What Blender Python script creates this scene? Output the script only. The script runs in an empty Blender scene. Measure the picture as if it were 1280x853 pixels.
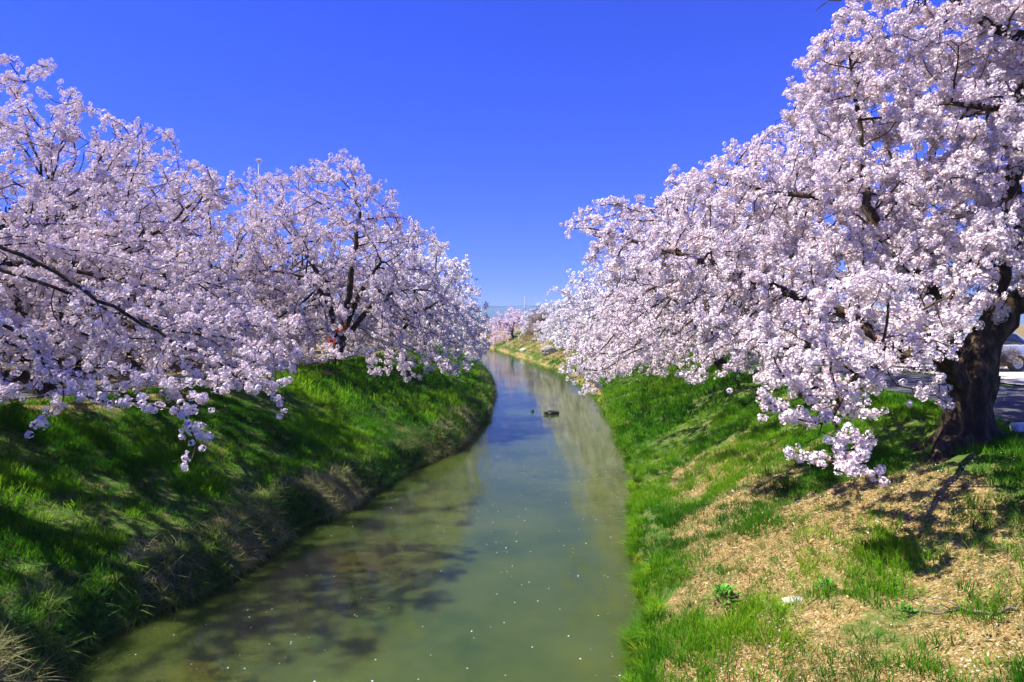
import bpy, math, random
import numpy as np
from mathutils import Vector

SC = bpy.context.scene
COL = SC.collection
H = 4.2                    # camera height above the water (water is z = 0)
F = 800.0                  # focal length in pixels of the 1280 wide photograph
HOR = 405.0                # horizon row

# ------------------------------------------------------------------ camera
cam_d = bpy.data.cameras.new("camera")
cam = bpy.data.objects.new("camera", cam_d); COL.objects.link(cam)
cam.location = (0, 0, H); cam.rotation_euler = (math.radians(90), 0, 0)
cam_d.sensor_width = 36.0; cam_d.lens = 36.0 * F / 1280.0
cam_d.shift_y = -(426.5 - HOR) / 1280.0
cam_d.clip_start = 0.1; cam_d.clip_end = 20000
SC.camera = cam

# ------------------------------------------------------------------ sky and sun
SUN_EL = math.radians(54)
SUN_AZ = math.radians(187)          # angle in the xy plane, from +x, counter-clockwise: from the left and a little behind
sd = Vector((math.cos(SUN_AZ) * math.cos(SUN_EL), math.sin(SUN_AZ) * math.cos(SUN_EL), math.sin(SUN_EL)))
W = bpy.data.worlds.new("World"); SC.world = W; W.use_nodes = True
nt = W.node_tree; nt.nodes.clear()
sky = nt.nodes.new("ShaderNodeTexSky"); sky.sky_type = 'NISHITA'; sky.sun_disc = False
sky.sun_elevation = SUN_EL
sky.sun_rotation = math.atan2(sd.x, sd.y)
sky.air_density = 1.0; sky.dust_density = 0.2; sky.ozone_density = 3.0
mulw = nt.nodes.new("ShaderNodeMix"); mulw.data_type = 'RGBA'; mulw.blend_type = 'MULTIPLY'
mulw.inputs[0].default_value = 1.0; mulw.inputs[7].default_value = (0.055, 0.195, 1.24, 1)
bg = nt.nodes.new("ShaderNodeBackground"); bg.inputs[1].default_value = 0.09
wo = nt.nodes.new("ShaderNodeOutputWorld")
nt.links.new(sky.outputs[0], mulw.inputs[6]); nt.links.new(mulw.outputs[2], bg.inputs[0]); nt.links.new(bg.outputs[0], wo.inputs[0])
sl = bpy.data.lights.new("sun", 'SUN'); sl.energy = 5.0; sl.angle = math.radians(0.53); sl.color = (1.0, 0.95, 0.88)
so = bpy.data.objects.new("sun", sl); COL.objects.link(so)
so.rotation_euler = (-sd).to_track_quat('-Z', 'Y').to_euler(); so.location = sd * 60
SC.view_settings.view_transform = 'Standard'; SC.view_settings.look = 'None'
SC.view_settings.exposure = 1.12; SC.view_settings.gamma = 1.0
SC.render.engine = 'CYCLES'
SC.cycles.max_bounces = 7; SC.cycles.diffuse_bounces = 2; SC.cycles.glossy_bounces = 3
SC.cycles.transmission_bounces = 4; SC.cycles.transparent_max_bounces = 8
SC.cycles.caustics_reflective = False; SC.cycles.caustics_refractive = False

RNG = np.random.default_rng(7)
random.seed(7)

# ------------------------------------------------------------------ helpers
def tag(o, label=None, cat=None, group=None, kind=None):
    if label: o["label"] = label
    if cat: o["category"] = cat
    if group: o["group"] = group
    if kind: o["kind"] = kind
    return o

def empty(name, loc, parent=None):
    o = bpy.data.objects.new(name, None); COL.objects.link(o); o.location = loc
    o.empty_display_size = 0.3
    if parent: o.parent = parent
    return o

def np_mesh(name, verts, faces, mat=None, smooth=False, attrs=None):
    """faces: (M,k) array, or list of such arrays"""
    me = bpy.data.meshes.new(name)
    verts = np.asarray(verts, dtype=np.float32)
    fl = faces if isinstance(faces, list) else [faces]
    fl = [np.asarray(f, dtype=np.int32) for f in fl if len(f)]
    me.vertices.add(len(verts)); me.vertices.foreach_set("co", verts.ravel())
    nl = sum(f.size for f in fl); nf = sum(len(f) for f in fl)
    if nf:
        me.loops.add(nl); me.polygons.add(nf)
        me.loops.foreach_set("vertex_index", np.concatenate([f.ravel() for f in fl]))
        tot = np.concatenate([np.full(len(f), f.shape[1], np.int32) for f in fl])
        st = np.concatenate([[0], np.cumsum(tot)[:-1]]).astype(np.int32)
        me.polygons.foreach_set("loop_start", st)
        me.polygons.foreach_set("loop_total", tot)
        me.polygons.foreach_set("use_smooth", np.full(nf, smooth, bool))
    if attrs:
        for k, (typ, dat) in attrs.items():
            a = me.attributes.new(k, typ, 'POINT')
            if typ == 'FLOAT_VECTOR': a.data.foreach_set("vector", np.asarray(dat, np.float32).ravel())
            elif typ == 'FLOAT_COLOR': a.data.foreach_set("color", np.asarray(dat, np.float32).ravel())
            elif typ == 'INT': a.data.foreach_set("value", np.asarray(dat, np.int32).ravel())
            else: a.data.foreach_set("value", np.asarray(dat, np.float32).ravel())
    me.update(calc_edges=True); me.validate()
    if mat: me.materials.append(mat)
    return me

def link(name, me, parent=None, loc=None):
    o = bpy.data.objects.new(name, me); COL.objects.link(o)
    if parent: o.parent = parent
    if loc is not None: o.location = loc
    return o

def px(x, y, d):
    """point seen at photo pixel (x, y) at distance d along +y"""
    return np.array([(x - 640.0) / F * d, d, H - (y - HOR) / F * d])

# value noise -------------------------------------------------------
def _hash(ix, iy, iz, s):
    h = (ix.astype(np.int64) * 374761393 + iy.astype(np.int64) * 668265263 + iz.astype(np.int64) * 2147483647 + s * 974711) & 0xffffffff
    h = ((h ^ (h >> 13)) * 1274126177) & 0xffffffff
    h = (h ^ (h >> 16)) & 0xffffffff
    return h / 4294967295.0
def vnoise(x, y, z=None, s=0):
    x = np.asarray(x, float); y = np.asarray(y, float)
    z = np.zeros_like(x) if z is None else np.asarray(z, float)
    ix, iy, iz = np.floor(x), np.floor(y), np.floor(z)
    fx, fy, fz = x - ix, y - iy, z - iz
    fx, fy, fz = [t * t * (3 - 2 * t) for t in (fx, fy, fz)]
    r = 0
    for dx in (0, 1):
        for dy in (0, 1):
            for dz in (0, 1):
                w = (fx if dx else 1 - fx) * (fy if dy else 1 - fy) * (fz if dz else 1 - fz)
                r = r + w * _hash(ix + dx, iy + dy, iz + dz, s)
    return r
def fbm(x, y, s=0, o=3):
    r = 0; a = .5; t = 0
    for k in range(o):
        r = r + a * vnoise(np.asarray(x) * 2 ** k, np.asarray(y) * 2 ** k, s=s + k * 17); t += a; a *= .5
    return r / t
def smooth(a, b, x):
    t = np.clip((x - a) / (b - a), 0, 1); return t * t * (3 - 2 * t)

# ------------------------------------------------------------------ materials
def mat(name):
    m = bpy.data.materials.new(name); m.use_nodes = True; m.node_tree.nodes.clear(); return m
class NB:
    def __init__(s, m): s.m = m; s.t = m.node_tree
    def n(s, typ, **kw):
        nd = s.t.nodes.new(typ)
        for k, v in kw.items(): setattr(nd, k, v)
        return nd
    def l(s, a, b): s.t.links.new(a, b)
    def out(s, sh, disp=None):
        o = s.n("ShaderNodeOutputMaterial"); s.l(sh, o.inputs[0]); return o
    def noise(s, scale, detail=4, rough=.55, vec=None, dist=0):
        nd = s.n("ShaderNodeTexNoise"); nd.inputs["Scale"].default_value = scale; nd.inputs["Detail"].default_value = detail
        nd.inputs["Roughness"].default_value = rough; nd.inputs["Distortion"].default_value = dist
        if vec is not None: s.l(vec, nd.inputs["Vector"])
        return nd
    def ramp(s, fac, stops, interp='LINEAR'):
        r = s.n("ShaderNodeValToRGB"); cr = r.color_ramp; cr.interpolation = interp
        while len(cr.elements) < len(stops): cr.elements.new(0.5)
        for e, (p, c) in zip(cr.elements, stops):
            e.position = p; e.color = (*c, 1) if len(c) == 3 else c
        s.l(fac, r.inputs[0]); return r
    def mix(s, fac, a, b, blend='MIX'):
        nd = s.n("ShaderNodeMix", data_type='RGBA', blend_type=blend)
        for sock, v in ((nd.inputs[0], fac), (nd.inputs[6], a), (nd.inputs[7], b)):
            if hasattr(v, "is_linked"): s.l(v, sock)
            elif isinstance(v, (int, float)): sock.default_value = v
            else: sock.default_value = (*v, 1)
        return nd.outputs[2]
    def attr(s, name, typ='GEOMETRY'):
        return s.n("ShaderNodeAttribute", attribute_name=name, attribute_type=typ)
    def principled(s, col, rough=.8, spec=.3, normal=None, metallic=0, **kw):
        p = s.n("ShaderNodeBsdfPrincipled")
        if hasattr(col, "is_linked"): s.l(col, p.inputs["Base Color"])
        else: p.inputs["Base Color"].default_value = (*col, 1)
        p.inputs["Roughness"].default_value = rough; p.inputs["Specular IOR Level"].default_value = spec
        p.inputs["Metallic"].default_value = metallic
        if normal is not None: s.l(normal, p.inputs["Normal"])
        for k, v in kw.items(): p.inputs[k].default_value = v
        return p
    def bump(s, h, strength=.5, dist=.05):
        b = s.n("ShaderNodeBump"); b.inputs["Strength"].default_value = strength; b.inputs["Distance"].default_value = dist
        s.l(h, b.inputs["Height"]); return b.outputs[0]

def simple(name, col, rough=.7, spec=.3, metallic=0, var=.15, scale=8, bump=0):
    m = mat(name); b = NB(m)
    tc = b.n("ShaderNodeTexCoord")
    nz = b.noise(scale, vec=tc.outputs["Object"])
    lo = tuple(c * (1 - var) for c in col); hi = tuple(min(1, c * (1 + var)) for c in col)
    r = b.ramp(nz.outputs[0], [(.3, lo), (.7, hi)])
    nrm = b.bump(nz.outputs[0], bump, .03) if bump else None
    b.out(b.principled(r.outputs[0], rough, spec, nrm, metallic).outputs[0]); return m

def leafy(name, colattr=None, stops=None, trans=.35, tint=True, rough=.6, spec=.2, transcol=1.0):
    """thin leaf or petal: colour from a per-vertex attribute multiplied by a per-copy tint ramp"""
    m = mat(name); b = NB(m)
    ti = b.attr("tint", 'INSTANCER')
    r = b.ramp(ti.outputs["Fac"], stops)
    c = r.outputs[0]
    if colattr:
        a = b.attr(colattr); c = b.mix(1.0, a.outputs["Color"], c, 'MULTIPLY')
    p = b.principled(c, rough, spec)
    tr = b.n("ShaderNodeBsdfTranslucent"); b.l(c, tr.inputs[0])
    mx = b.n("ShaderNodeMixShader"); mx.inputs[0].default_value = trans
    b.l(p.outputs[0], mx.inputs[1]); b.l(tr.outputs[0], mx.inputs[2])
    b.out(mx.outputs[0]); return m

M = {}
M['petal'] = leafy("petal", "pcol", [(0, (.86, .79, .78)), (.5, (.93, .89, .87)), (1, (.97, .96, .94))], trans=.17, rough=.7, spec=.1)
M['petal_pink'] = leafy("petal_pink", "pcol", [(0, (.85, .68, .73)), (1, (.94, .82, .85))], trans=.38, rough=.7, spec=.1)
M['evergreen'] = leafy("evergreen_leaf", None, [(0, (.012, .030, .010)), (1, (.035, .070, .018))], trans=.15)
M['twig'] = leafy("dry_twig", None, [(0, (.16, .10, .05)), (1, (.30, .20, .11))], trans=.1)
M['grass'] = leafy("grass_blade", "pcol", [(0, (.035, .15, .006)), (.5, (.105, .33, .008)), (1, (.25, .45, .016))], trans=.5, rough=.6, spec=.08)
M['dry_grass'] = leafy("dry_grass", "pcol", [(0, (.035, .13, .012)), (.4, (.10, .21, .02)), (.65, (.27, .27, .075)), (1, (.55, .49, .20))], trans=.3, rough=.6)
M['litter'] = leafy("fallen_leaf", None, [(0, (.08, .045, .015)), (.3, (.21, .13, .035)), (.6, (.36, .24, .08)), (.85, (.56, .45, .17)), (1, (.70, .62, .36))], trans=.1)
M['fallen_petal'] = leafy("fallen_petal", None, [(0, (.85, .76, .78)), (1, (.93, .90, .90))], trans=.2)
M['weed'] = leafy("weed_leaf", None, [(0, (.02, .14, .02)), (1, (.06, .30, .03))], trans=.3)

def bark_mat():
    m = mat("cherry_bark"); b = NB(m)
    tc = b.n("ShaderNodeTexCoord")
    mp = b.n("ShaderNodeMapping"); mp.inputs["Scale"].default_value = (1, 1, .35); b.l(tc.outputs["Object"], mp.inputs[0])
    n1 = b.noise(9, 8, .7, mp.outputs[0], .6); n2 = b.noise(2.2, 3, .5, tc.outputs["Object"])
    r = b.ramp(n1.outputs[0], [(.3, (.014, .011, .009)), (.5, (.06, .042, .029)), (.72, (.22, .16, .105))])
    r2 = b.ramp(n2.outputs[0], [(.35, (.75, .7, .65)), (.7, (1.1, 1.1, .9))])
    c = b.mix(1.0, r.outputs[0], r2.outputs[0], 'MULTIPLY')
    b.out(b.principled(c, .9, .15, b.bump(n1.outputs[0], 1.0, .06)).outputs[0]); return m
M['bark'] = bark_mat()

def ground_mat():
    m = mat("bank_soil"); b = NB(m)
    tc = b.n("ShaderNodeTexCoord"); O = tc.outputs["Object"]
    # leaf litter and straw
    v = b.n("ShaderNodeTexVoronoi"); v.inputs["Scale"].default_value = 55; v.inputs["Randomness"].default_value = 1; b.l(O, v.inputs["Vector"])
    sep = b.n("ShaderNodeSeparateColor"); b.l(v.outputs["Color"], sep.inputs[0])
    lit = b.ramp(sep.outputs[0], [(0, (.06, .035, .011)), (.25, (.17, .11, .033)), (.55, (.27, .185, .065)), (.85, (.37, .27, .11)), (1, (.56, .50, .28))])
    nl = b.noise(1.3, 5, .6, O)
    dirt = b.ramp(nl.outputs[0], [(.35, (.15, .10, .03)), (.6, (.28, .185, .062))])
    litter = b.mix(.30, lit.outputs[0], dirt.outputs[0])
    # turf floor
    nf = b.noise(9, 6, .7, O)
    turf = b.ramp(nf.outputs[0], [(.3, (.03, .055, .010)), (.5, (.06, .12, .015)), (.75, (.16, .17, .05))])
    # river bed
    nb = b.noise(.42, 4, .5, O, .5); nb2 = b.noise(14, 4, .7, O)
    bed = b.ramp(nb.outputs[0], [(.34, (.10, .10, .035)), (.46, (.20, .18, .055)), (.60, (.36, .30, .08)), (.75, (.46, .38, .11))])
    bed2 = b.ramp(nb2.outputs[0], [(.3, (.6, .6, .6)), (.7, (1.2, 1.2, 1.1))])
    bedc = b.mix(1.0, bed.outputs[0], bed2.outputs[0], 'MULTIPLY')
    al = b.attr("litter"); ab = b.attr("bed")
    nm = b.noise(3.2, 5, .65, O)
    add = b.n("ShaderNodeMath", operation='ADD'); b.l(al.outputs["Fac"], add.inputs[0])
    sub = b.n("ShaderNodeMath", operation='MULTIPLY_ADD'); b.l(nm.outputs[0], sub.inputs[0]); sub.inputs[1].default_value = 1.2; sub.inputs[2].default_value = -.6
    b.l(sub.outputs[0], add.inputs[1])
    fl = b.ramp(add.outputs[0], [(.04, (0, 0, 0)), (.32, (1, 1, 1))])
    c = b.mix(fl.outputs[0], turf.outputs[0], litter)
    c = b.mix(ab.outputs["Fac"], c, bedc)
    h = b.mix(.5, nf.outputs[0], v.outputs["Distance"])
    b.out(b.principled(c, .95, .1, b.bump(h, .6, .04)).outputs[0]); return m
M['ground'] = ground_mat()

def water_mat():
    m = mat("river_water"); b = NB(m)
    tc = b.n("ShaderNodeTexCoord")
    mp = b.n("ShaderNodeMapping"); mp.inputs["Scale"].default_value = (1.0, 1.6, 1); b.l(tc.outputs["Object"], mp.inputs[0])
    n1 = b.noise(4.5, 4, .6, mp.outputs[0], .3); n2 = b.noise(.5, 2, .5, mp.outputs[0])
    w = b.n("ShaderNodeMath", operation='MULTIPLY'); b.l(n1.outputs[0], w.inputs[0])
    r = b.ramp(n2.outputs[0], [(.3, (.25, .25, .25)), (.7, (1, 1, 1))]); b.l(r.outputs[0], w.inputs[1])
    bn = b.bump(w.outputs[0], .30, .04)
    fr = b.n("ShaderNodeFresnel"); fr.inputs[0].default_value = 1.33; b.l(bn, fr.inputs[1])
    gl = b.n("ShaderNodeBsdfGlossy"); gl.inputs[1].default_value = .09; gl.inputs[0].default_value = (.90, .92, .68, 1); b.l(bn, gl.inputs[2])
    tr = b.n("ShaderNodeBsdfTransparent"); tr.inputs[0].default_value = (.80, .84, .58, 1)
    nz = b.noise(.35, 4, .6, tc.outputs["Object"])
    dc = b.ramp(nz.outputs[0], [(.35, (.038, .066, .014)), (.65, (.074, .100, .019))])
    df = b.n("ShaderNodeSubsurfaceScattering", falloff='BURLEY'); b.l(dc.outputs[0], df.inputs["Color"])     # light spreads through the silty water
    df.inputs["Scale"].default_value = .55; df.inputs["Radius"].default_value = (1.0, 1.1, .7)
    at = b.attr("murk")
    mx = b.n("ShaderNodeMixShader"); b.l(at.outputs["Fac"], mx.inputs[0]); b.l(tr.outputs[0], mx.inputs[1]); b.l(df.outputs[0], mx.inputs[2])
    mx2 = b.n("ShaderNodeMixShader"); b.l(fr.outputs[0], mx2.inputs[0]); b.l(mx.outputs[0], mx2.inputs[1]); b.l(gl.outputs[0], mx2.inputs[2])
    b.out(mx2.outputs[0]); return m
M['water'] = water_mat()
M['rock'] = simple("grey_rock", (.30, .29, .26), .9, .2, var=.45, scale=5, bump=.8)
M['dark_rock'] = simple("wet_dark_rock", (.018, .016, .014), .5, .4, var=.5, scale=7, bump=.8)
M['pale_stone'] = simple("pale_stone", (.46, .40, .30), .9, .2, var=.25, scale=10, bump=.5)
M['asphalt'] = simple("asphalt", (.085, .085, .09), .9, .2, var=.25, scale=30, bump=.3)
M['lot'] = simple("pale_paving", (.50, .45, .36), .9, .2, var=.12, scale=12, bump=.2)
M['concrete'] = simple("white_concrete", (.72, .72, .70), .8, .2, var=.1, scale=10)
M['silver'] = simple("silver_paint", (.55, .58, .62), .28, .5, metallic=.35, var=.02)
M['blue_paint'] = simple("blue_paint", (.04, .12, .42), .25, .5, var=.02)
M['glass'] = simple("dark_glass", (.02, .03, .045), .06, .6, var=.02)
M['rubber'] = simple("rubber", (.015, .015, .016), .85, .2)
M['plastic'] = simple("dark_plastic", (.025, .025, .028), .5, .3)
M['chrome'] = simple("chrome", (.6, .6, .6), .2, .5, metallic=1, var=.02)
M['lamp'] = simple("head_lamp", (.75, .77, .8), .1, .6, var=.02)
M['tail_lamp'] = simple("tail_lamp", (.35, .02, .02), .2, .5, var=.02)
M['pole'] = simple("pole_concrete", (.72, .71, .69), .85, .2)
M['wire'] = simple("wire", (.03, .03, .035), .6, .3)
M['white_metal'] = simple("white_metal", (.75, .77, .78), .4, .4, var=.03)
M['orange_cloth'] = simple("orange_cloth", (.36, .065, .02), .85, .1, var=.2, scale=5)
M['wood'] = simple("weathered_wood", (.20, .15, .11), .9, .15, var=.4, scale=14, bump=.4)
M['forest'] = simple("forest_hill", (.04, .075, .03), 1.0, .05, var=.5, scale=.02)

# ------------------------------------------------------------------ terrain
RP = np.array([(-10, .2), (4, .9), (7.5, 1.38), (8.2, 1.62), (9.5, 2.06), (12, 2.32), (14, 2.72), (17.6, 3.35), (24.9, 4.15), (28, 4.4), (39.5, 4.9), (51.7, 4.5), (61, 3.8), (74.7, 1.9), (96, -1.2), (108, -3), (140, -10), (200, -27), (400, -90)])
LP = np.array([(-10, -6.2), (4, -5.6), (7.6, -5.45), (8.7, -5.5), (9.2, -5.35), (10.1, -4.95), (12.35, -4.6), (13.3, -4.45), (15.3, -3.6), (17.9, -3.0), (21.7, -1.95), (26.9, -1.35), (37.3, -1.1), (51.7, -2.0), (74.7, -4.6), (96, -7.5), (108, -9.6), (140, -17), (200, -34), (400, -97)])
def Redge(y): return np.interp(y, RP[:, 0], RP[:, 1]) + .22 * (vnoise(np.asarray(y) * 1.3, 0 * np.asarray(y), s=3) - .5) * smooth(3, 7, y)
def Ledge(y): return np.interp(y, LP[:, 0], LP[:, 1]) + .28 * (vnoise(np.asarray(y) * 1.1, 0 * np.asarray(y), s=5) - .5)
CREST = 2.48
ROAD = np.array([(-12, 8.4, 13.2), (12, 8.6, 13.3), (20, 10.3, 13.6), (30, 11.4, 14.2), (45, 11.8, 14.6), (60, 11.5, 14.4), (100, 9.5, 12.5)])   # y, near edge, far edge
LW, RW = 5.3, 5.0
def ground(x, y):
    x = np.asarray(x, float); y = np.asarray(y, float)
    le, re = Ledge(y), Redge(y)
    dl = le - x; dr = x - re                     # >0 on the banks
    # banks
    tl = np.clip(dl / LW, 0, 1); tr = np.clip(dr / (RW + 1.2 * smooth(9.3, 5.5, y)), 0, 1)
    zl = .12 + .38 * smooth(-.02, .30, dl) + (CREST - .5) * (tl * .8 + .2 * smooth(0, 1, tl))
    zr = .02 + .22 * smooth(-.02, .35, dr) + (CREST - .24) * (tr * .75 + .25 * smooth(0, 1, tr))
    lump = (fbm(x * .8, y * .8, 11, 3) - .5) * .30 + (fbm(x * 3.1, y * 3.1, 23, 2) - .5) * .09
    zl = zl + lump * smooth(.1, 1, dl) * (1 - smooth(LW, LW + 2, dl))
    zr = zr + lump * smooth(.1, 1, dr) * (1 - smooth(RW + 1.0, RW + 1.7, dr))
    # bed
    w = np.maximum(re - le, .5)
    d = np.minimum(x - le, re - x)
    tb = np.clip((x - le) / w, 0, 1)
    zb = -.06 - .5 * smooth(0, .9, d) - .28 * smooth(.25, .7, tb) + (fbm(x * .9, y * .9, 31, 3) - .5) * .3
    zb = zb + .78 * np.exp(-((x - .2) / .9) ** 2 - ((y - 80) / 2.6) ** 2)
    z = np.where(dl > 0, zl, np.where(dr > 0, zr, zb))
    return z
def litter_at(x, y):
    re = Redge(y); dr = np.asarray(x) - re
    n = fbm(np.asarray(x) * .55, np.asarray(y) * .55, 41, 4)
    core = smooth(.1, 1.3, dr) * (1 - smooth(3.4, 5.2, dr + .25 * np.clip(y - 7, -3, 6))) * (1 - smooth(12, 18, y))
    bare = .65 * np.exp(-((np.asarray(x) - 2.35) / .75) ** 2 - ((np.asarray(y) - 5.9) / 1.3) ** 2)
    left_top = smooth(4.4, 5.4, Ledge(y) - np.asarray(x)) * .55
    far = smooth(40, 60, y) * smooth(.2, 1.5, dr) * .35
    shore = (dr > 0) * (1 - smooth(.25, .6, dr)) * smooth(18, 40, y) * .9 * smooth(.38, .6, fbm(np.asarray(x) * .7, np.asarray(y) * .35, 43, 3))
    return np.clip(core * (.70 + (n - .5) * 2.8) + bare + left_top * n * 1.4 + far * n * 2 + shore, 0, 1.2)

def build_ground():
    ys = np.concatenate([np.arange(-12, 4, 1.0), np.arange(4, 26, .14), np.arange(26, 60, .35), np.arange(60, 140, 1.2), np.geomspace(140, 9000, 40)])
    # columns: left bank, bed, right bank (parameters relative to the river edges)
    lo = -np.concatenate([np.geomspace(9000, 14, 26), np.arange(13.5, 7.2, -.5), np.arange(7, .4, -.14), np.array([.36, .28, .2, .12, .06, .02])])
    ro = np.concatenate([np.array([.02, .06, .12, .2, .28, .36]), np.arange(.45, 7.5, .14), np.arange(7.8, 20, .6), np.geomspace(21, 9000, 26)])
    nb = 34
    tb = (np.arange(nb) + .5) / nb
    le, re = Ledge(ys), Redge(ys)
    X = np.concatenate([le[:, None] + lo[None, :], le[:, None] + (re - le)[:, None] * tb[None, :], re[:, None] + ro[None, :]], 1)
    Y = np.repeat(ys[:, None], X.shape[1], 1)
    Z = ground(X, Y)
    nc = X.shape[1]; nr = len(ys)
    bedm = np.zeros_like(X); bedm[:, len(lo):len(lo) + nb] = 1
    bedm[:, len(lo) - 3:len(lo)] = np.array([.2, .7, 1]); bedm[:, len(lo) + nb:len(lo) + nb + 3] = np.array([1, .7, .2])
    idx = np.arange(nr * nc).reshape(nr, nc)
    f = np.stack([idx[:-1, :-1], idx[:-1, 1:], idx[1:, 1:], idx[1:, :-1]], -1).reshape(-1, 4)
    V = np.stack([X, Y, Z], -1).reshape(-1, 3)
    me = np_mesh("ground", V, f, M['ground'], True, {"litter": ('FLOAT', litter_at(X, Y).ravel()), "bed": ('FLOAT', bedm.ravel())})
    tag(link("ground", me), kind="structure", label="grassy river banks with brown leaf litter on the right slope and flat land beyond")
build_ground()

def build_water():
    ys = np.concatenate([np.arange(-12, 60, .5), np.geomspace(60, 390, 60)])
    t = np.linspace(0, 1, 26)
    le, re = Ledge(ys) - .25, Redge(ys) + .25
    X = le[:, None] + (re - le)[:, None] * t[None, :]
    Y = np.repeat(ys[:, None], 26, 1)
    idx = np.arange(X.size).reshape(X.shape)
    f = np.stack([idx[:-1, :-1], idx[:-1, 1:], idx[1:, 1:], idx[1:, :-1]], -1).reshape(-1, 4)
    murk = .58 + .24 * smooth(.15, .65, t)[None, :] + 0 * Y
    me = np_mesh("river", np.stack([X, Y, 0 * X], -1).reshape(-1, 3), f, M['water'], True, {"murk": ('FLOAT', np.broadcast_to(murk, X.shape).ravel())})
    tag(link("river", me), kind="structure", label="shallow greenish river between the banks")
build_water()

# ------------------------------------------------------------------ scatter by geometry nodes
def proto(name, me):
    return bpy.data.objects.new(name, me)       # stays out of the scene: only read by the scatter nodes

def scatter_group(protos):
    ng = bpy.data.node_groups.new("scatter", 'GeometryNodeTree')
    ng.interface.new_socket("Geometry", in_out='INPUT', socket_type='NodeSocketGeometry')
    ng.interface.new_socket("Geometry", in_out='OUTPUT', socket_type='NodeSocketGeometry')
    gi = ng.nodes.new("NodeGroupInput"); go = ng.nodes.new("NodeGroupOutput")
    jo = ng.nodes.new("GeometryNodeJoinGeometry")
    for p in protos:
        oi = ng.nodes.new("GeometryNodeObjectInfo"); oi.inputs["Object"].default_value = p; oi.inputs["As Instance"].default_value = False
        g = ng.nodes.new("GeometryNodeGeometryToInstance")
        ng.links.new(oi.outputs["Geometry"], g.inputs[0]); ng.links.new(g.outputs[0], jo.inputs[0])
    ip = ng.nodes.new("GeometryNodeInstanceOnPoints")
    ip.inputs["Pick Instance"].default_value = True
    def na(nm, dt):
        n = ng.nodes.new("GeometryNodeInputNamedAttribute"); n.data_type = dt; n.inputs["Name"].default_value = nm; return n.outputs["Attribute"]
    e = ng.nodes.new("FunctionNodeEulerToRotation")
    ng.links.new(na("rot", 'FLOAT_VECTOR'), e.inputs[0]); ng.links.new(e.outputs[0], ip.inputs["Rotation"])
    ng.links.new(na("scl", 'FLOAT_VECTOR'), ip.inputs["Scale"])
    ng.links.new(na("var", 'INT'), ip.inputs["Instance Index"])
    ng.links.new(gi.outputs[0], ip.inputs["Points"]); ng.links.new(jo.outputs[0], ip.inputs["Instance"])
    ng.links.new(ip.outputs[0], go.inputs[0])
    return ng

def scatter(name, pts, rot, scl, var, tint, ng, parent=None):
    scl = np.asarray(scl, float)
    if scl.ndim == 1: scl = np.repeat(scl[:, None], 3, 1)
    me = np_mesh(name, pts, [], None, False, {"rot": ('FLOAT_VECTOR', rot), "scl": ('FLOAT_VECTOR', scl), "var": ('INT', var), "tint": ('FLOAT', tint)})
    o = link(name, me, parent)
    md = o.modifiers.new("scatter", 'NODES'); md.node_group = ng
    o["kind"] = "stuff"
    return o

# ---- small source meshes
def rot_to(n):
    n = n / np.linalg.norm(n); a = np.array([0, 0, 1.]) if abs(n[2]) < .9 else np.array([1., 0, 0])
    u = np.cross(n, a); u /= np.linalg.norm(u); v = np.cross(n, u); return u, v, n

def blossom_ball(rng, nfl, R, fr, mat_, petals=5, leaves=1, squash=.85):
    V, Fq, Ft, C = [], [], [], []
    for k in range(nfl):
        z = 1 - 2 * (k + .5) / nfl; a = k * 2.39996 + rng.uniform(-.3, .3)
        s = math.sqrt(max(0, 1 - z * z)); n = np.array([s * math.cos(a), s * math.sin(a), z]) + rng.normal(0, .22, 3)
        u, v, n = rot_to(n); c = n * R * rng.uniform(.65, 1.05) * np.array([1, 1, squash]); a0 = rng.uniform(0, 6.28)
        f = fr * rng.uniform(.85, 1.15); cup = rng.uniform(.1, .55)
        b0 = len(V); V.append(c); C.append((.84, .58, .62, 1))
        shade = rng.uniform(.92, 1.0)
        for j in range(petals):
            a1 = a0 + j * 2 * math.pi / petals; w = math.pi / petals * .82
            for (aa, rr, hh) in ((a1 - w, .72, cup * .6), (a1, 1.0, cup), (a1 + w, .72, cup * .6)):
                V.append(c + f * rr * (math.cos(aa) * u + math.sin(aa) * v) + n * f * hh)
                C.append((shade, shade * .985, shade * .99, 1))
            i = b0 + 1 + 3 * j; Fq.append((b0, i, i + 1, i + 2))
    for k in range(leaves):
        n = rng.normal(0, 1, 3); u, v, n = rot_to(n); c = n * R * .7; L = fr * 1.7
        i = len(V); V += [c, c + L * .5 * n + u * L * .22, c + L * n, c + L * .5 * n - u * L * .22]
        C += [(.75, .30, .08, 1)] * 4; Fq.append((i, i + 1, i + 2, i + 3))
    return np_mesh("blossom_cluster", np.array(V), np.array(Fq), mat_, False, {"pcol": ('FLOAT_COLOR', np.array(C))})

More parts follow.
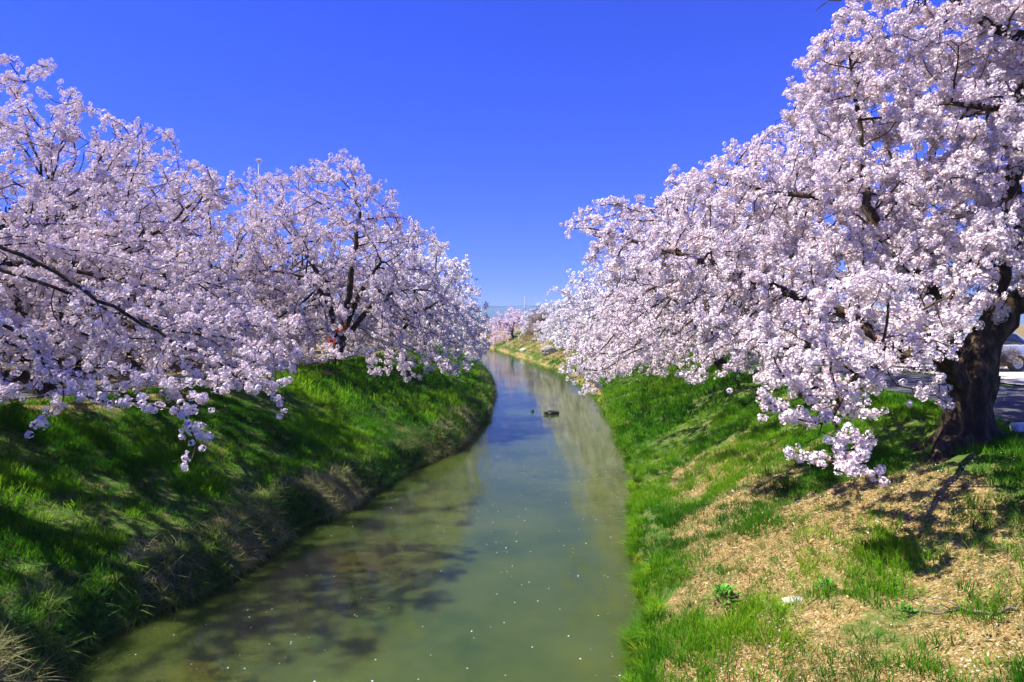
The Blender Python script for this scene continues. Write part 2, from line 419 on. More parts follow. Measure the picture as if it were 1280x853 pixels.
def rough_ball(rng, n, R, fr, mat_):
    """far blossom: loose clump of small tilted quads"""
    V, Fq, C = [], [], []
    for k in range(n):
        nn = rng.normal(0, 1, 3); u, v, nn = rot_to(nn); c = nn * R * rng.uniform(.3, 1.0)
        nn2 = nn + rng.normal(0, .5, 3); u, v, nn2 = rot_to(nn2)
        f = fr * rng.uniform(.7, 1.25); i = len(V); s = rng.uniform(.9, 1)
        V += [c + f * u, c + f * v, c - f * u, c - f * v]; C += [(s, s * .98, s * .985, 1)] * 4; Fq.append((i, i + 1, i + 2, i + 3))
    if rng.uniform() < .6:
        nn = rng.normal(0, 1, 3); u, v, nn = rot_to(nn); c = nn * R * .8; f = fr * .8; i = len(V)
        V += [c + f * u, c + f * v, c - f * u, c - f * v]; C += [(.62, .33, .20, 1)] * 4; Fq.append((i, i + 1, i + 2, i + 3))
    return np_mesh("blossom_clump", np.array(V), np.array(Fq), mat_, False, {"pcol": ('FLOAT_COLOR', np.array(C))})

def blade_tuft(rng, n, h, spread, lean, width, mat_, segs=3, droop=.0, cbase=(.75, .8, .7), ctip=(1, 1, 1)):
    V, Fq, Ft, C = [], [], [], []
    for k in range(n):
        a = rng.uniform(0, 6.28); r = spread * math.sqrt(rng.uniform()); b = np.array([r * math.cos(a), r * math.sin(a), -.01])
        da = a + rng.normal(0, .8); d = np.array([math.cos(da), math.sin(da), 0]); sd_ = np.array([-d[1], d[0], 0])
        hh = h * rng.uniform(.55, 1.15); ln = lean * rng.uniform(.3, 1.3); w = width * rng.uniform(.7, 1.2)
        i0 = len(V)
        for s in range(segs + 1):
            t = s / segs
            p = b + d * hh * ln * (t ** 1.6) + np.array([0, 0, hh * (t - droop * t * t)])
            ww = w * (1 - t) ** .6
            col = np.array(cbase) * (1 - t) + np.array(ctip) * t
            if s < segs:
                V += [p - sd_ * ww, p + sd_ * ww]; C += [(*col, 1)] * 2
            else:
                V.append(p); C.append((*col, 1))
        for s in range(segs - 1):
            i = i0 + 2 * s; Fq.append((i, i + 1, i + 3, i + 2))
        i = i0 + 2 * (segs - 1); Ft.append((i, i + 1, i + 2))
    fs = ([np.array(Fq)] if Fq else []) + [np.array(Ft)]
    return np_mesh("grass_tuft", np.array(V), fs, mat_, False, {"pcol": ('FLOAT_COLOR', np.array(C))})

def leaf_quads(rng, n, R, L, Wd, mat_, name="leaf_clump"):
    V, Fq = [], []
    for k in range(n):
        nn = rng.normal(0, 1, 3); u, v, nn = rot_to(nn); c = nn * R * rng.uniform(.2, 1) ; l = L * rng.uniform(.7, 1.3)
        d = rot_to(nn + rng.normal(0, .8, 3)); i = len(V)
        V += [c, c + d[0] * Wd + d[2] * l * .5, c + d[2] * l, c - d[0] * Wd + d[2] * l * .5]; Fq.append((i, i + 1, i + 2, i + 3))
    return np_mesh(name, np.array(V), np.array(Fq), mat_)

r_ = np.random.default_rng(3)
NG = {}
NG['near'] = scatter_group([proto("blossom_cluster", blossom_ball(r_, (20, 16, 22, 12, 20, 9)[k], (.052, .045, .055, .040, .050, .034)[k], .0185, M['petal'], leaves=int(k % 2 == 0) + int(k == 5))) for k in range(6)])
NG['mid'] = scatter_group([proto("blossom_cluster", blossom_ball(r_, (17, 12, 20, 15, 9)[k], (.060, .05, .065, .055, .042)[k], .0235, M['petal'], petals=4, leaves=int(k % 3 == 0))) for k in range(5)])
NG['far'] = scatter_group([proto("blossom_clump", rough_ball(r_, 38, .14, .037, M['petal'])) for k in range(5)])
NG['far_pink'] = scatter_group([proto("blossom_clump", rough_ball(r_, 22, .14, .05, M['petal_pink'])) for k in range(3)])
NG['evergreen'] = scatter_group([proto("leaf_clump", leaf_quads(r_, 40, .22, .16, .05, M['evergreen'])) for k in range(3)])
NG['twig'] = scatter_group([proto("twig_clump", leaf_quads(r_, 26, .10, .5, .008, M['twig'], "twig_clump")) for k in range(3)])
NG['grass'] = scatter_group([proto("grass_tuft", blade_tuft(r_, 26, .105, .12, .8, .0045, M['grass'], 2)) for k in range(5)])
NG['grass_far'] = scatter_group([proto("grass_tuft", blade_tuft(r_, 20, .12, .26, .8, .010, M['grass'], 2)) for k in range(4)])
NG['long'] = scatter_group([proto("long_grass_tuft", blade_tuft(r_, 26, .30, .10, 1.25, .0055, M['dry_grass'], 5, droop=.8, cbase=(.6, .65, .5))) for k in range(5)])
NG['tussock'] = scatter_group([proto("grass_tussock", blade_tuft(r_, 90, .24, .10, 1.0, .0045, M['grass'], 4, droop=.55, cbase=(1.6, 1.0, 1.2))) for k in range(3)])
NG['litter'] = scatter_group([proto("fallen_leaf", np_mesh("fallen_leaf", np.array([(-.03, 0, .004), (-.008, -.013, .006 + k * .004), (.03, 0, .008), (.0, .014, .012)]), np.array([(0, 1, 2, 3)]), M['litter'])) for k in range(3)])
NG['petal'] = scatter_group([proto("fallen_petal", np_mesh("fallen_petal", np.array([(-.010, 0, .002), (0, -.008, .005), (.010, 0, .003), (0, .008, .002)]), np.array([(0, 1, 2, 3)]), M['fallen_petal']))])

# ------------------------------------------------------------------ trees
def grow(nodes, parents, limbs, att, step, di, dk, iters, rng, up=0.0):
    P = [np.array(p, float) for p in nodes]; par = list(parents); lim = list(limbs)
    A = np.asarray(att, float); near = np.zeros(len(A), int); dist = np.full(len(A), 1e9)
    alive = np.ones(len(A), bool); new = list(range(len(P)))
    seen = {}
    for it in range(iters):
        ids = np.nonzero(alive)[0]
        if len(ids) == 0 or not new: break
        NP = np.array([P[i] for i in new]); a = A[ids]
        d2 = (a ** 2).sum(1)[:, None] - 2 * a @ NP.T + (NP ** 2).sum(1)[None, :]
        k = d2.argmin(1); dm = np.sqrt(np.maximum(d2[np.arange(len(ids)), k], 0))
        better = dm < dist[ids]
        dist[ids[better]] = dm[better]; near[ids[better]] = np.array(new)[k[better]]
        alive &= dist > dk
        ids = np.nonzero(alive & (dist < di))[0]
        if len(ids) == 0: break
        N = len(P); PA = np.array(P)
        v = A[ids] - PA[near[ids]]; v /= np.linalg.norm(v, axis=1)[:, None] + 1e-9
        acc = np.zeros((N, 3)); np.add.at(acc, near[ids], v)
        act = np.unique(near[ids]); new = []
        for i in act:
            d = acc[i]; l = np.linalg.norm(d)
            d = d / l if l > 1e-6 else rng.normal(0, 1, 3)
            d = d + rng.normal(0, .16, 3); d[2] += up
            if par[i] >= 0:
                q = P[i] - P[par[i]]; q /= np.linalg.norm(q) + 1e-9; d = d + .35 * q
            d /= np.linalg.norm(d)
            if seen.get(i, 0) >= 3: 
                alive[ids[near[ids] == i]] = False; continue
            seen[i] = seen.get(i, 0) + 1
            P.append(P[i] + d * step); par.append(int(i)); lim.append(lim[i]); new.append(len(P) - 1)
    return np.array(P), np.array(par), np.array(lim)

def radii(P, par, tip, expo, rmin0):
    N = len(P); nch = np.zeros(N, int); acc = np.zeros(N)
    for i in range(N - 1, -1, -1):
        r = tip if nch[i] == 0 else acc[i] ** (1 / expo)
        if rmin0 is not None and i < len(rmin0): r = max(r, rmin0[i])
        acc[i] = r ** expo
        if par[i] >= 0: acc[par[i]] += acc[i]; nch[par[i]] += 1
    R = acc ** (1 / expo)
    if rmin0 is not None: R[:len(rmin0)] = rmin0     # hand-set thickness of trunk and limbs
    for i in range(N):
        if par[i] >= 0: R[i] = min(R[i], R[par[i]])
    return R, nch

def tubes(P, par, R, sel, kfun, wob=0, seed=0):
    """rings along every chain; returns verts, faces"""
    N = len(P); main = np.full(N, -1)
    for i in range(N):
        p = par[i]
        if p >= 0 and (main[p] < 0 or R[i] > R[main[p]]): main[p] = i
    D = np.zeros((N, 3))
    has = par >= 0
    D[has] = P[has] - P[par[has]]
    nr = np.linalg.norm(D, axis=1); D[nr > 0] /= nr[nr > 0][:, None]
    T = D.copy()
    m = main >= 0; T[m] = T[m] + D[main[m]]
    T /= np.linalg.norm(T, axis=1)[:, None] + 1e-9
    U = np.zeros((N, 3))
    V, Fq = [], []; nv = 0
    ring_of = {}
    def ring(c, t, u, r, k, sd_=0):
        w = np.cross(t, u); a = np.arange(k) * 2 * math.pi / k
        rr = np.full(k, r)
        return c + rr[:, None] * (np.cos(a)[:, None] * u + np.sin(a)[:, None] * w)
    for i in range(N):
        p = par[i]
        u0 = U[p] if p >= 0 else np.array([1., 0, 0])
        u = u0 - T[i] * np.dot(u0, T[i]); l = np.linalg.norm(u)
        if l < .1:
            u0 = np.array([0, 1., 0]) if abs(T[i][1]) < .8 else np.array([0, 0, 1.]); u = u0 - T[i] * np.dot(u0, T[i]); l = np.linalg.norm(u)
        U[i] = u / l
        if p < 0 or not sel[i]: continue
        k = kfun(R[i])
        key = (p, k)
        if main[p] == i and key in ring_of: a = ring_of[key]
        else:
            if main[p] == i: rg = ring(P[p], T[p], U[p], R[p], k)
            else:
                ub = U[i] - D[i] * np.dot(U[i], D[i]); ub /= np.linalg.norm(ub) + 1e-9
                rg = ring(P[p], D[i], ub, min(R[p], R[i] * 1.25), k)
            a = nv; V.append(rg); nv += k
            if main[p] == i: ring_of[key] = a
        b = nv; V.append(ring(P[i], T[i], U[i], R[i], k)); nv += k; ring_of[(i, k)] = b
        j = np.arange(k); j2 = (j + 1) % k
        Fq.append(np.stack([a + j, a + j2, b + j2, b + j], 1))
    if not V: return None
    return np.concatenate(V), np.concatenate(Fq)

def limb_nodes(base, limbs, step=.3):
    """base: trunk polyline [(p, r)...]; limbs: list of (start_index_on_trunk, [(p, r)...])"""
    nodes, par, lim, rad = [], [], [], []
    def poly(pts, start, lid):
        last = start
        for (p0, r0), (p1, r1) in zip(pts[:-1], pts[1:]):
            n = max(1, int(round(np.linalg.norm(np.array(p1) - np.array(p0)) / step)))
            for s in range(1, n + 1):
                t = s / n; q = np.array(p0) * (1 - t) + np.array(p1) * t
                nodes.append(q + (rng_l.normal(0, .02, 3) if lid else 0)); par.append(last); lim.append(lid); rad.append(r0 * (1 - t) + r1 * t); last = len(nodes) - 1
        return last
    rng_l = np.random.default_rng(5)
    nodes.append(np.array(base[0][0], float)); par.append(-1); lim.append(0); rad.append(base[0][1])
    tops = [0]
    for a, b in zip(base[:-1], base[1:]): tops.append(poly([a, b], tops[-1], 0))
    for lid, (si, pts) in enumerate(limbs, 1):
        s = tops[si]; poly([(nodes[s], pts[0][1] * 1.1)] + pts, s, lid)
    return nodes, par, lim, rad

TREES = []
def finish_tree(name, root_p, P, par, lim, R, nch, nstart, cfg, label, group, cat="tree", rng=None):
    root = empty(name, root_p); tag(root, label, cat, group)
    off = np.array(root_p)
    kf = cfg.get('kf', lambda r: 22 if r > .24 else 14 if r > .16 else 9 if r > .06 else 6 if r > .025 else 4 if r > .012 else 3)
    twig_min = cfg.get('twig_min', 0)
    tk = tubes(P - off, par, R, (lim == 0) & (np.arange(len(P)) < nstart) , kf)
    V, Fq = tk
    if cfg.get('gnarl'):
        g = cfg['gnarl']
        n = vnoise(V[:, 0] * 5, V[:, 1] * 5, V[:, 2] * 3.2, s=9) - .5; n2 = vnoise(V[:, 0] * 13, V[:, 1] * 13, V[:, 2] * 8, s=19) - .5
        c = np.array([np.interp(V[:, 2], *cfg['axis'][k]) for k in (0, 1)]).T
        d = V[:, :2] - c; V = V.copy(); th = np.arctan2(d[:, 1], d[:, 0])
        fl = np.exp(-np.maximum(V[:, 2], 0) / .22) * (.42 * np.maximum(0, np.cos(3 * th + .6)) + .25 * np.cos(5 * th + 1.9)) + .07 * np.cos(4 * th + V[:, 2] * 1.5)
        V[:, :2] += d * (g * n + .4 * g * n2 + fl)[:, None]
    link("trunk", np_mesh("trunk", V, Fq, M['bark'], True), root)
    if cfg.get('limbs_apart', False):
        for L in sorted(set(lim.tolist())):
            sel = (lim == L) & ~((lim == 0) & (np.arange(len(P)) < nstart)) & (R >= twig_min)
            t = tubes(P - off, par, R, sel, kf)
            if t is not None: link("limb", np_mesh("limb", t[0], t[1], M['bark'], True), root)
    else:
        sel = ~((lim == 0) & (np.arange(len(P)) < nstart)) & (R >= twig_min)
        t = tubes(P - off, par, R, sel, kf)
        if t is not None: link("branches", np_mesh("branches", t[0], t[1], M['bark'], True), root)
    # crown: clusters strung along the thin branches
    thin = np.nonzero((R < cfg['thin']) & (par >= 0) & (np.arange(len(P)) >= cfg.get('skip', 0)))[0]
    n = cfg['per']
    idx = np.repeat(thin, n)
    t = rng.uniform(0, 1, len(idx))
    q = P[par[idx]] * (1 - t)[:, None] + P[idx] * t[:, None] + rng.normal(0, cfg['jit'], (len(idx), 3))
    if 'keep' in cfg: 
        m = cfg['keep'](q); q = q[m]
    gap = .6 * vnoise(q[:, 0] * 2.4, q[:, 1] * 2.4, q[:, 2] * 2.4, s=14) + .4 * vnoise(q[:, 0] * 6, q[:, 1] * 6, q[:, 2] * 6, s=15)
    q = q[gap > cfg.get('gap', .43)]
    k = len(q)
    rot = rng.uniform(0, 6.28, (k, 3))
    s = cfg['size'] * np.clip(rng.lognormal(-.02, .24, k), .5, 1.75)
    clump = vnoise(q[:, 0] * 1.6, q[:, 1] * 1.6, q[:, 2] * 1.6, s=4)
    tint = np.clip(.5 + (clump - .5) * .9 + rng.normal(0, .22, k), 0, 1)
    scatter("crown", q - off, rot, s, rng.integers(0, cfg['nvar'], k), tint, NG[cfg['ng']], root)
    TREES.append((name, len(P), k))
    return root

def lobes(rng, lst, dens):
    out = []
    for (c, r) in lst:
        n = max(3, int(dens * 4.19 * r[0] * r[1] * r[2]))
        v = rng.normal(0, 1, (n, 3)); v /= np.linalg.norm(v, axis=1)[:, None]
        v *= (rng.uniform(0, 1, n) ** (1 / 3))[:, None]
        out.append(np.array(c) + v * np.array(r))
    return np.concatenate(out)

def dome(rng, base, h, r, n, side, droop=1.2, low=.22, seed=0, shell=.5, sx=1.0):
    """attractors filling the shell of a broad cherry crown; side = +1/-1 is where the river lies"""
    v = rng.normal(0, 1, (n * 3, 3)); v /= np.linalg.norm(v, axis=1)[:, None]; v = v[v[:, 2] > -.25][:n]
    rho = shell + (1 - shell) * rng.uniform(0, 1, len(v)) ** .7
    lump = .74 + .52 * vnoise(v[:, 0] * 2.1 + seed, v[:, 1] * 2.1, v[:, 2] * 2.1, s=seed)
    q = v * (rho * lump)[:, None]
    out = np.stack([q[:, 0] * r * sx, q[:, 1] * r, q[:, 2] * h * (1 - low)], 1)
    rad = np.hypot(q[:, 0], q[:, 1])
    toward = np.clip(q[:, 0] * side, 0, 1)
    out[:, 2] -= (smooth(.45, 1.1, rad) * droop * (.35 + toward)) * (q[:, 2] < .45)
    out[:, 0] += side * toward * .8
    return out + np.array(base) + np.array([0, 0, h * low + .15])

def generic_tree(x, y, h, r, side, label, group, n_att, lod, seed, trunk_r=.2, lean=.3, dens_ng=None, fork=1.5, droop=1.2, name="cherry_tree", crown=True, step=None, limbn=5, extra=None, shell=.5, keep=None):
    rng = np.random.default_rng(seed)
    z = float(ground(x, y)) - .06
    b = np.array([x, y, z])
    tp = b + np.array([side * lean, rng.uniform(-.2, .2), fork])
    base = [(b, trunk_r * 1.35), (b + np.array([0, 0, .25]), trunk_r * 1.05), ((b + tp) / 2 + rng.normal(0, .05, 3), trunk_r), (tp, trunk_r * .95)]
    L = []
    a0 = rng.uniform(0, 6.28)
    for k in range(limbn):
        a = a0 + k * 6.28 / limbn + rng.normal(0, .25); d = np.array([math.cos(a), math.sin(a), 0])
        el = rng.uniform(.5, 1.2)
        p1 = tp + d * r * .2 + np.array([0, 0, .2 * h * el]); p2 = p1 + d * r * .28 + np.array([0, 0, .16 * h * el]) + rng.normal(0, .15, 3)
        L.append((3 if k % 2 else 2, [(p1, trunk_r * .5), (p2, trunk_r * .28)]))
    p1 = tp + np.array([rng.normal(0, .2), rng.normal(0, .2), h * .25]); L.append((3, [(p1, trunk_r * .55), (p1 + rng.normal(0, .3, 3) + np.array([0, 0, h * .22]), trunk_r * .3)]))
    st = step or {'near': .22, 'mid': .28, 'far': .5}[lod]
    nodes, par, lim, rad = limb_nodes(base, L, st * 1.2)
    att = dome(rng, b, h, r, n_att, side, droop, seed=seed, shell=shell)
    if extra is not None: att = np.concatenate([att, lobes(rng, extra[0], extra[1])] + ([lobes(rng, extra[2], extra[3])] if len(extra) > 2 else []))
    g = ground(att[:, 0], att[:, 1]); att = att[att[:, 2] > np.maximum(g, 0) + .45]
    if keep is not None:
        y_ = np.maximum(att[:, 1], 1); att = att[keep(640 + att[:, 0] / y_ * F, HOR + (H - att[:, 2]) / y_ * F, att)]
    P, pr, lm = grow(nodes, par, lim, att, st, 6, st * 1.15, 70, rng)
    R, nch = radii(P, pr, {'near': .008, 'mid': .010, 'far': .014}[lod], 2.3, rad)
    cfg = {'near': dict(gap=.33, thin=.024, per=6, jit=.05, size=1.0, nvar=6, ng='near'),
           'mid': dict(thin=.027, per=6, jit=.075, size=1.05, nvar=5, ng='mid'),
           'far': dict(thin=.05, per=3, jit=.14, size=1.2, nvar=5, ng='far', twig_min=.014)}[lod].copy()
    cfg['skip'] = len(nodes)
    if dens_ng: cfg.update(dens_ng)
    return finish_tree(name, tuple(b), P, pr, lm, R, nch, len(nodes), cfg, label, group, rng=rng)

GR, GL = "cherry trees along the right bank", "cherry trees along the left bank"

SIL_R = ([600, 640, 672, 696, 698, 720, 800, 850, 900, 960, 1000, 1015, 1016], [400, 388, 376, 350, 266, 262, 240, 208, 186, 152, 85, 20, -900])
SIL_L = ([-40, 0, 20, 80, 130, 180, 225, 300, 330, 380, 430, 470, 500, 550, 585, 600, 620, 640], [40, 72, 66, 84, 95, 138, 160, 222, 215, 200, 188, 208, 252, 292, 328, 355, 384, 410])
# --- the big near tree on the right
def vv_ok(a, sil):
    return HOR + (H - a[:, 2]) / a[:, 1] * F > np.interp(640 + a[:, 0] / a[:, 1] * F, *sil)
def right_near_tree():
    rng = np.random.default_rng(21)
    x, y = 6.85, 9.6; z = float(ground(x, y)) - .08
    b = np.array([x, y, z])
    q = lambda u, v, d: px(u, v, d)
    base = [(b + [.02, 0, -.05], .62), (b + [.0, 0, .10], .46), (b + [-.02, 0, .35], .335), (b + [0, 0, .7], .30), (b + [.06, 0, 1.0], .315), (b + [.1, .0, 1.2], .29)]
    L = [
        (5, [(q(1232, 425, 9.6), .23), (q(1262, 385, 9.5), .20), (q(1310, 350, 9.3), .17), (q(1390, 250, 9.0), .13), (q(1420, 130, 8.8), .10)]),          # thick right fork
        (4, [(q(1192, 420, 9.9), .14), (q(1180, 375, 10.1), .12), (q(1105, 295, 10.2), .10), (q(1080, 255, 10.3), .075), (q(1082, 215, 10.4), .05)]),
        (3, [(q(1165, 425, 9.3), .12), (q(1112, 440, 9.0), .09), (q(1062, 392, 9.4), .085), (q(1008, 375, 9.8), .075), (q(960, 356, 10.1), .065), (q(825, 310, 10.8), .04), (q(735, 285, 11.3), .016)]),
        (3, [(q(1170, 430, 9.2), .10), (q(1120, 450, 8.6), .06), (q(1070, 470, 8.1), .045), (q(1040, 520, 7.6), .028), (q(1060, 570, 7.25), .014)]),
        (5, [(q(1265, 300, 9.9), .12), (q(1270, 150, 10.2), .10), (q(1290, 60, 10.2), .08)]),
    ]
    nodes, par, lim, rad = limb_nodes(base, L, .22)
    # more structure: limbs that rise out of the thick fork
    def add(from_near, pts, lid):
        N = np.array(nodes); i = int(((N - np.array(from_near)) ** 2).sum(1).argmin()); last = i; prev = N[i]; pr_ = pts[0][1] * 1.1
        for (p1, r1) in pts:
            n = max(1, int(np.linalg.norm(np.array(p1) - prev) / .22))
            for s in range(1, n + 1):
                t = s / n; nodes.append(prev * (1 - t) + np.array(p1) * t + rng.normal(0, .015, 3)); par.append(last); lim.append(lid); rad.append(pr_ * (1 - t) + r1 * t); last = len(nodes) - 1
            prev = np.array(p1); pr_ = r1
    add(q(1105, 295, 10.2), [(q(1035, 250, 10.3), .06), (q(960, 240, 10.5), .03), (q(880, 215, 10.8), .014)], 2)
    add(q(1420, 130, 8.8), [(q(1330, 170, 9), .075), (q(1262, 135, 9.1), .06), (q(1190, 130, 9.3), .03)], 1)
    add(q(1420, 130, 8.8), [(q(1330, 60, 9), .09), (q(1262, 42, 9.1), .075), (q(1205, 12, 9.3), .05), (q(1150, -30, 9.5), .03)], 1)
    add(q(1080, 255, 10.3), [(q(1075, 150, 10.5), .035), (q(1060, 70, 10.6), .02)], 2)
    lob = [(q(1130, 250, 10.4), (2.0, 2.0, 1.3)), (q(1000, 265, 10.4), (1.5, 1.6, .95)), (q(890, 265, 10.6), (1.0, 1.3, .75)), (q(775, 290, 11), (.75, .9, .32)),
           (q(735, 285, 11.2), (.45, .5, .16)), (q(716, 283, 11.4), (.28, .4, .12)), (q(745, 310, 11.2), (.4, .5, .2)), (q(760, 335, 11), (.45, .7, .3)), (q(850, 335, 10.5), (1.1, 1.2, .6)), (q(960, 345, 10), (1.3, 1.3, .7)),
           (q(1150, 60, 10.2), (1.7, 1.8, 1.3)), (q(1075, 120, 10.6), (1.0, 1.2, .9)), (q(1035, 75, 10.8), (.5, .8, .5)), (q(1085, 5, 10.4), (.7, 1, .5)), (q(1010, 175, 10.5), (.8, 1.1, .5)), (q(920, 195, 10.8), (.55, .8, .25)),
           (q(960, 400, 9.3), (1.1, 1.1, .5)), (q(1080, 400, 8.8), (1.2, 1.0, .5)), (q(980, 440, 8.6), (.8, .8, .35)), (q(1040, 480, 7.9), (.85, .7, .35)), (q(955, 505, 7.8), (.40, .5, .24)), (q(1000, 530, 7.6), (.45, .45, .25)), (q(1160, 505, 8.5), (.42, .3, .15)), (q(1110, 490, 8.0), (.4, .4, .2)),
           (q(1035, 550, 7.3), (.48, .4, .30)), (q(1060, 580, 7.0), (.30, .3, .14)), (q(1095, 598, 6.9), (.14, .2, .06)), (q(1105, 545, 7.3), (.13, .2, .07)), (q(975, 545, 7.5), (.25, .3, .2)), (q(1150, 460, 8.3), (.45, .5, .3)), (q(1185, 395, 8.8), (.6, .5, .3)),
           (q(1250, 300, 9), (1.2, 1.2, .9)), (q(1250, 160, 9), (1.2, 1.3, 1.0)), (q(1250, 20, 9.3), (1.3, 1.4, 1.0)), (q(1180, 330, 8.8), (.9, .9, .6)),
           ((8.5, 10.5, 8.7), (2.4, 2.4, 1.4)), ((11, 9.5, 6.8), (2.2, 2.6, 1.4)), ((10.8, 8.5, 4.8), (1.6, 2.0, .9)), ((9.5, 13.0, 6.2), (2.2, 1.6, 1.5)), ((7.5, 6.5, 5.6), (1.2, 1.2, .7)), ((6.6, 11.5, 8.5), (1.8, 1.8, 1.1))]
    bough = [(q(940, 492, 8.0), (.45, .4, .20)), (q(985, 520, 7.7), (.45, .4, .22)), (q(1030, 548, 7.4), (.45, .4, .24)), (q(1065, 575, 7.1), (.28, .3, .14)), (q(1012, 575, 7.3), (.22, .25, .14)), (q(1098, 590, 6.9), (.13, .2, .07)), (q(1100, 545, 7.3), (.14, .2, .07)), (q(1050, 500, 7.7), (.4, .4, .2)), (q(1150, 478, 8.3), (.4, .3, .16)), (q(1188, 490, 8.6), (.3, .25, .08)), (q(1030, 445, 6.9), (.55, .4, .16)), (q(1105, 455, 7.0), (.5, .4, .15)), (q(1165, 440, 7.2), (.35, .35, .14)), (q(970, 440, 7.2), (.4, .4, .15)), (q(1075, 355, 7.0), (.6, .5, .26)), (q(1180, 360, 7.0), (.6, .5, .24)), (q(1150, 400, 7.4), (.5, .4, .2)), (q(975, 480, 7.7), (.45, .4, .2)), (q(1120, 520, 7.5), (.2, .25, .1))]
    att = np.concatenate([lobes(rng, lob, 34), lobes(rng, bough, 95)])
    g = ground(att[:, 0], att[:, 1]); att = att[att[:, 2] > g + .3]
    # leave the trunk open to view
    uu = 640 + att[:, 0] / att[:, 1] * F; vv = HOR + (H - att[:, 2]) / att[:, 1] * F
    att = att[~((uu > 1200) & (vv > 395) & (vv < 600) & (att[:, 1] < 9.6))]
    att = att[vv_ok(att, SIL_R)]
    P, pr, lm = grow(nodes, par, lim, att, .17, 5, .2, 110, rng)
    R, nch = radii(P, pr, .007, 2.35, rad)
    ax = np.array([p[0] for p in base]) - b
    cfg = dict(thin=.0165, per=7, jit=.048, size=.98, nvar=6, ng='near', skip=len(nodes), limbs_apart=True, gnarl=.22,
               axis={0: (ax[:, 2], ax[:, 0]), 1: (ax[:, 2], ax[:, 1])})
    return finish_tree("cherry_tree", tuple(b), P, pr, lm, R, nch, len(nodes), cfg,
                       "large near cherry tree with thick dark forked trunk on the right bank", GR, rng=rng)
right_near_tree()

rt = [(8.0, 17.2, 7.2, 6.0, 3000, 'mid', .24, "second cherry tree on the right bank, in white blossom behind the big forked trunk"),
      (8.5, 25.5, 7.4, 5.8, 2400, 'mid', .22, "third cherry tree on the right bank, blossom sweeping low over the green slope"),
      (9.2, 34, 7.4, 5.8, 1000, 'far', .22, "fourth cherry tree on the right bank, standing back from the water"),
      (9.2, 43, 7.2, 6.0, 900, 'far', .22, "fifth cherry tree on the right bank, where the slope narrows with distance"),
      (8.6, 53, 7.0, 5.8, 800, 'far', .2, "sixth cherry tree on the right bank, nearly over the far water"),
      (7.6, 66, 6.2, 5.0, 600, 'far', .2, "small far cherry tree on the right bank just nearer than the grey boulder"),
      (6.4, 78, 5.2, 4.4, 450, 'far', .18, "low far cherry tree on the right bank beside the bare brown tree")]
def keep_right(u, v, a):
    # boughs stay above the sunlit slope and clear of the open reach of the river
    return ((v < 490) & (a[:, 1] < 26) & (u < 765) & (u > 705) & (a[:, 0] < 4.2) & (v > 440)) | (v < np.interp(u, [600, 690, 740, 800, 900, 1000, 1100, 1160, 1200], [425, 432, 462, 470, 478, 500, 470, 415, 400])) & ((u > 700) | (v > 372)) & (u > 668) & (v > np.interp(u, *SIL_R))
for k, (x, y, h, r, n, lod, tr, lab) in enumerate(rt):
    generic_tree(x, y, h, r, -1, lab, GR, n, lod, 100 + k, tr, lean=.5, droop=2.0 if k < 3 else 1.2, fork=1.3, keep=keep_right, extra=([(px(748, 458, 24), (.7, .8, .3)), (px(728, 466, 23.5), (.35, .5, .2)), (px(717, 478, 23), (.14, .3, .24))], 20) if k == 2 else None)

lt = [(-11.4, 15.6, 7.5, 5.4, 2500, 'mid', .24, "tall cherry tree at the left edge, its crown highest on the left bank"),
      (-7.1, 25.5, 8.3, 5.0, 2300, 'mid', .22, "cherry tree showing a forked dark trunk midway along the left bank"),
      (-10.2, 29.5, 7.6, 4.4, 1100, 'mid', .2, "cherry tree standing just behind the forked one on the left bank"),
      (-12.5, 23, 8.0, 4.6, 1300, 'mid', .2, "set-back cherry tree between the tall left edge tree and the forked one"),
      (-6.6, 34.5, 7.4, 5.4, 1000, 'far', .2, "cherry tree on the left bank just beyond the forked one"),
      (-6.6, 43.5, 6.8, 5.4, 900, 'far', .2, "cherry tree on the left bank leaning out where the bank bulges into the river"),
      (-7.4, 53, 6.4, 5.2, 800, 'far', .2, "farthest cherry tree but one on the left bank, dark toned"),
      (-8.8, 64, 6.0, 4.8, 700, 'far', .2, "farthest cherry tree on the left bank, low over the bend")]
def keep_left(u, v, a):
    return (v < np.interp(u, [0, 200, 330, 440, 540, 600, 640], [500, 500, 490, 480, 485, 445, 410]) + np.random.default_rng(1).normal(0, 10, len(u))) & (v > np.interp(u, *SIL_L)) & (u < np.interp(v, [150, 280, 330, 380, 480], [480, 560, 590, 622, 600]))
for k, (x, y, h, r, n, lod, tr, lab) in enumerate(lt):
    generic_tree(x, y, h, r, +1, lab, GL, n, lod, 200 + k, tr, lean=.4, droop=1.6, fork=1.6, keep=keep_left, extra=([(px(552, 460, 22), (.5, .6, .3)), (px(566, 476, 21.5), (.2, .3, .22))], 20) if k == 1 else ([(px(322, 236, 31), (1.1, .9, .45)), (px(300, 250, 31), (1.0, .9, .5)), (px(345, 228, 31), (.8, .8, .4))], 12) if k == 2 else None)

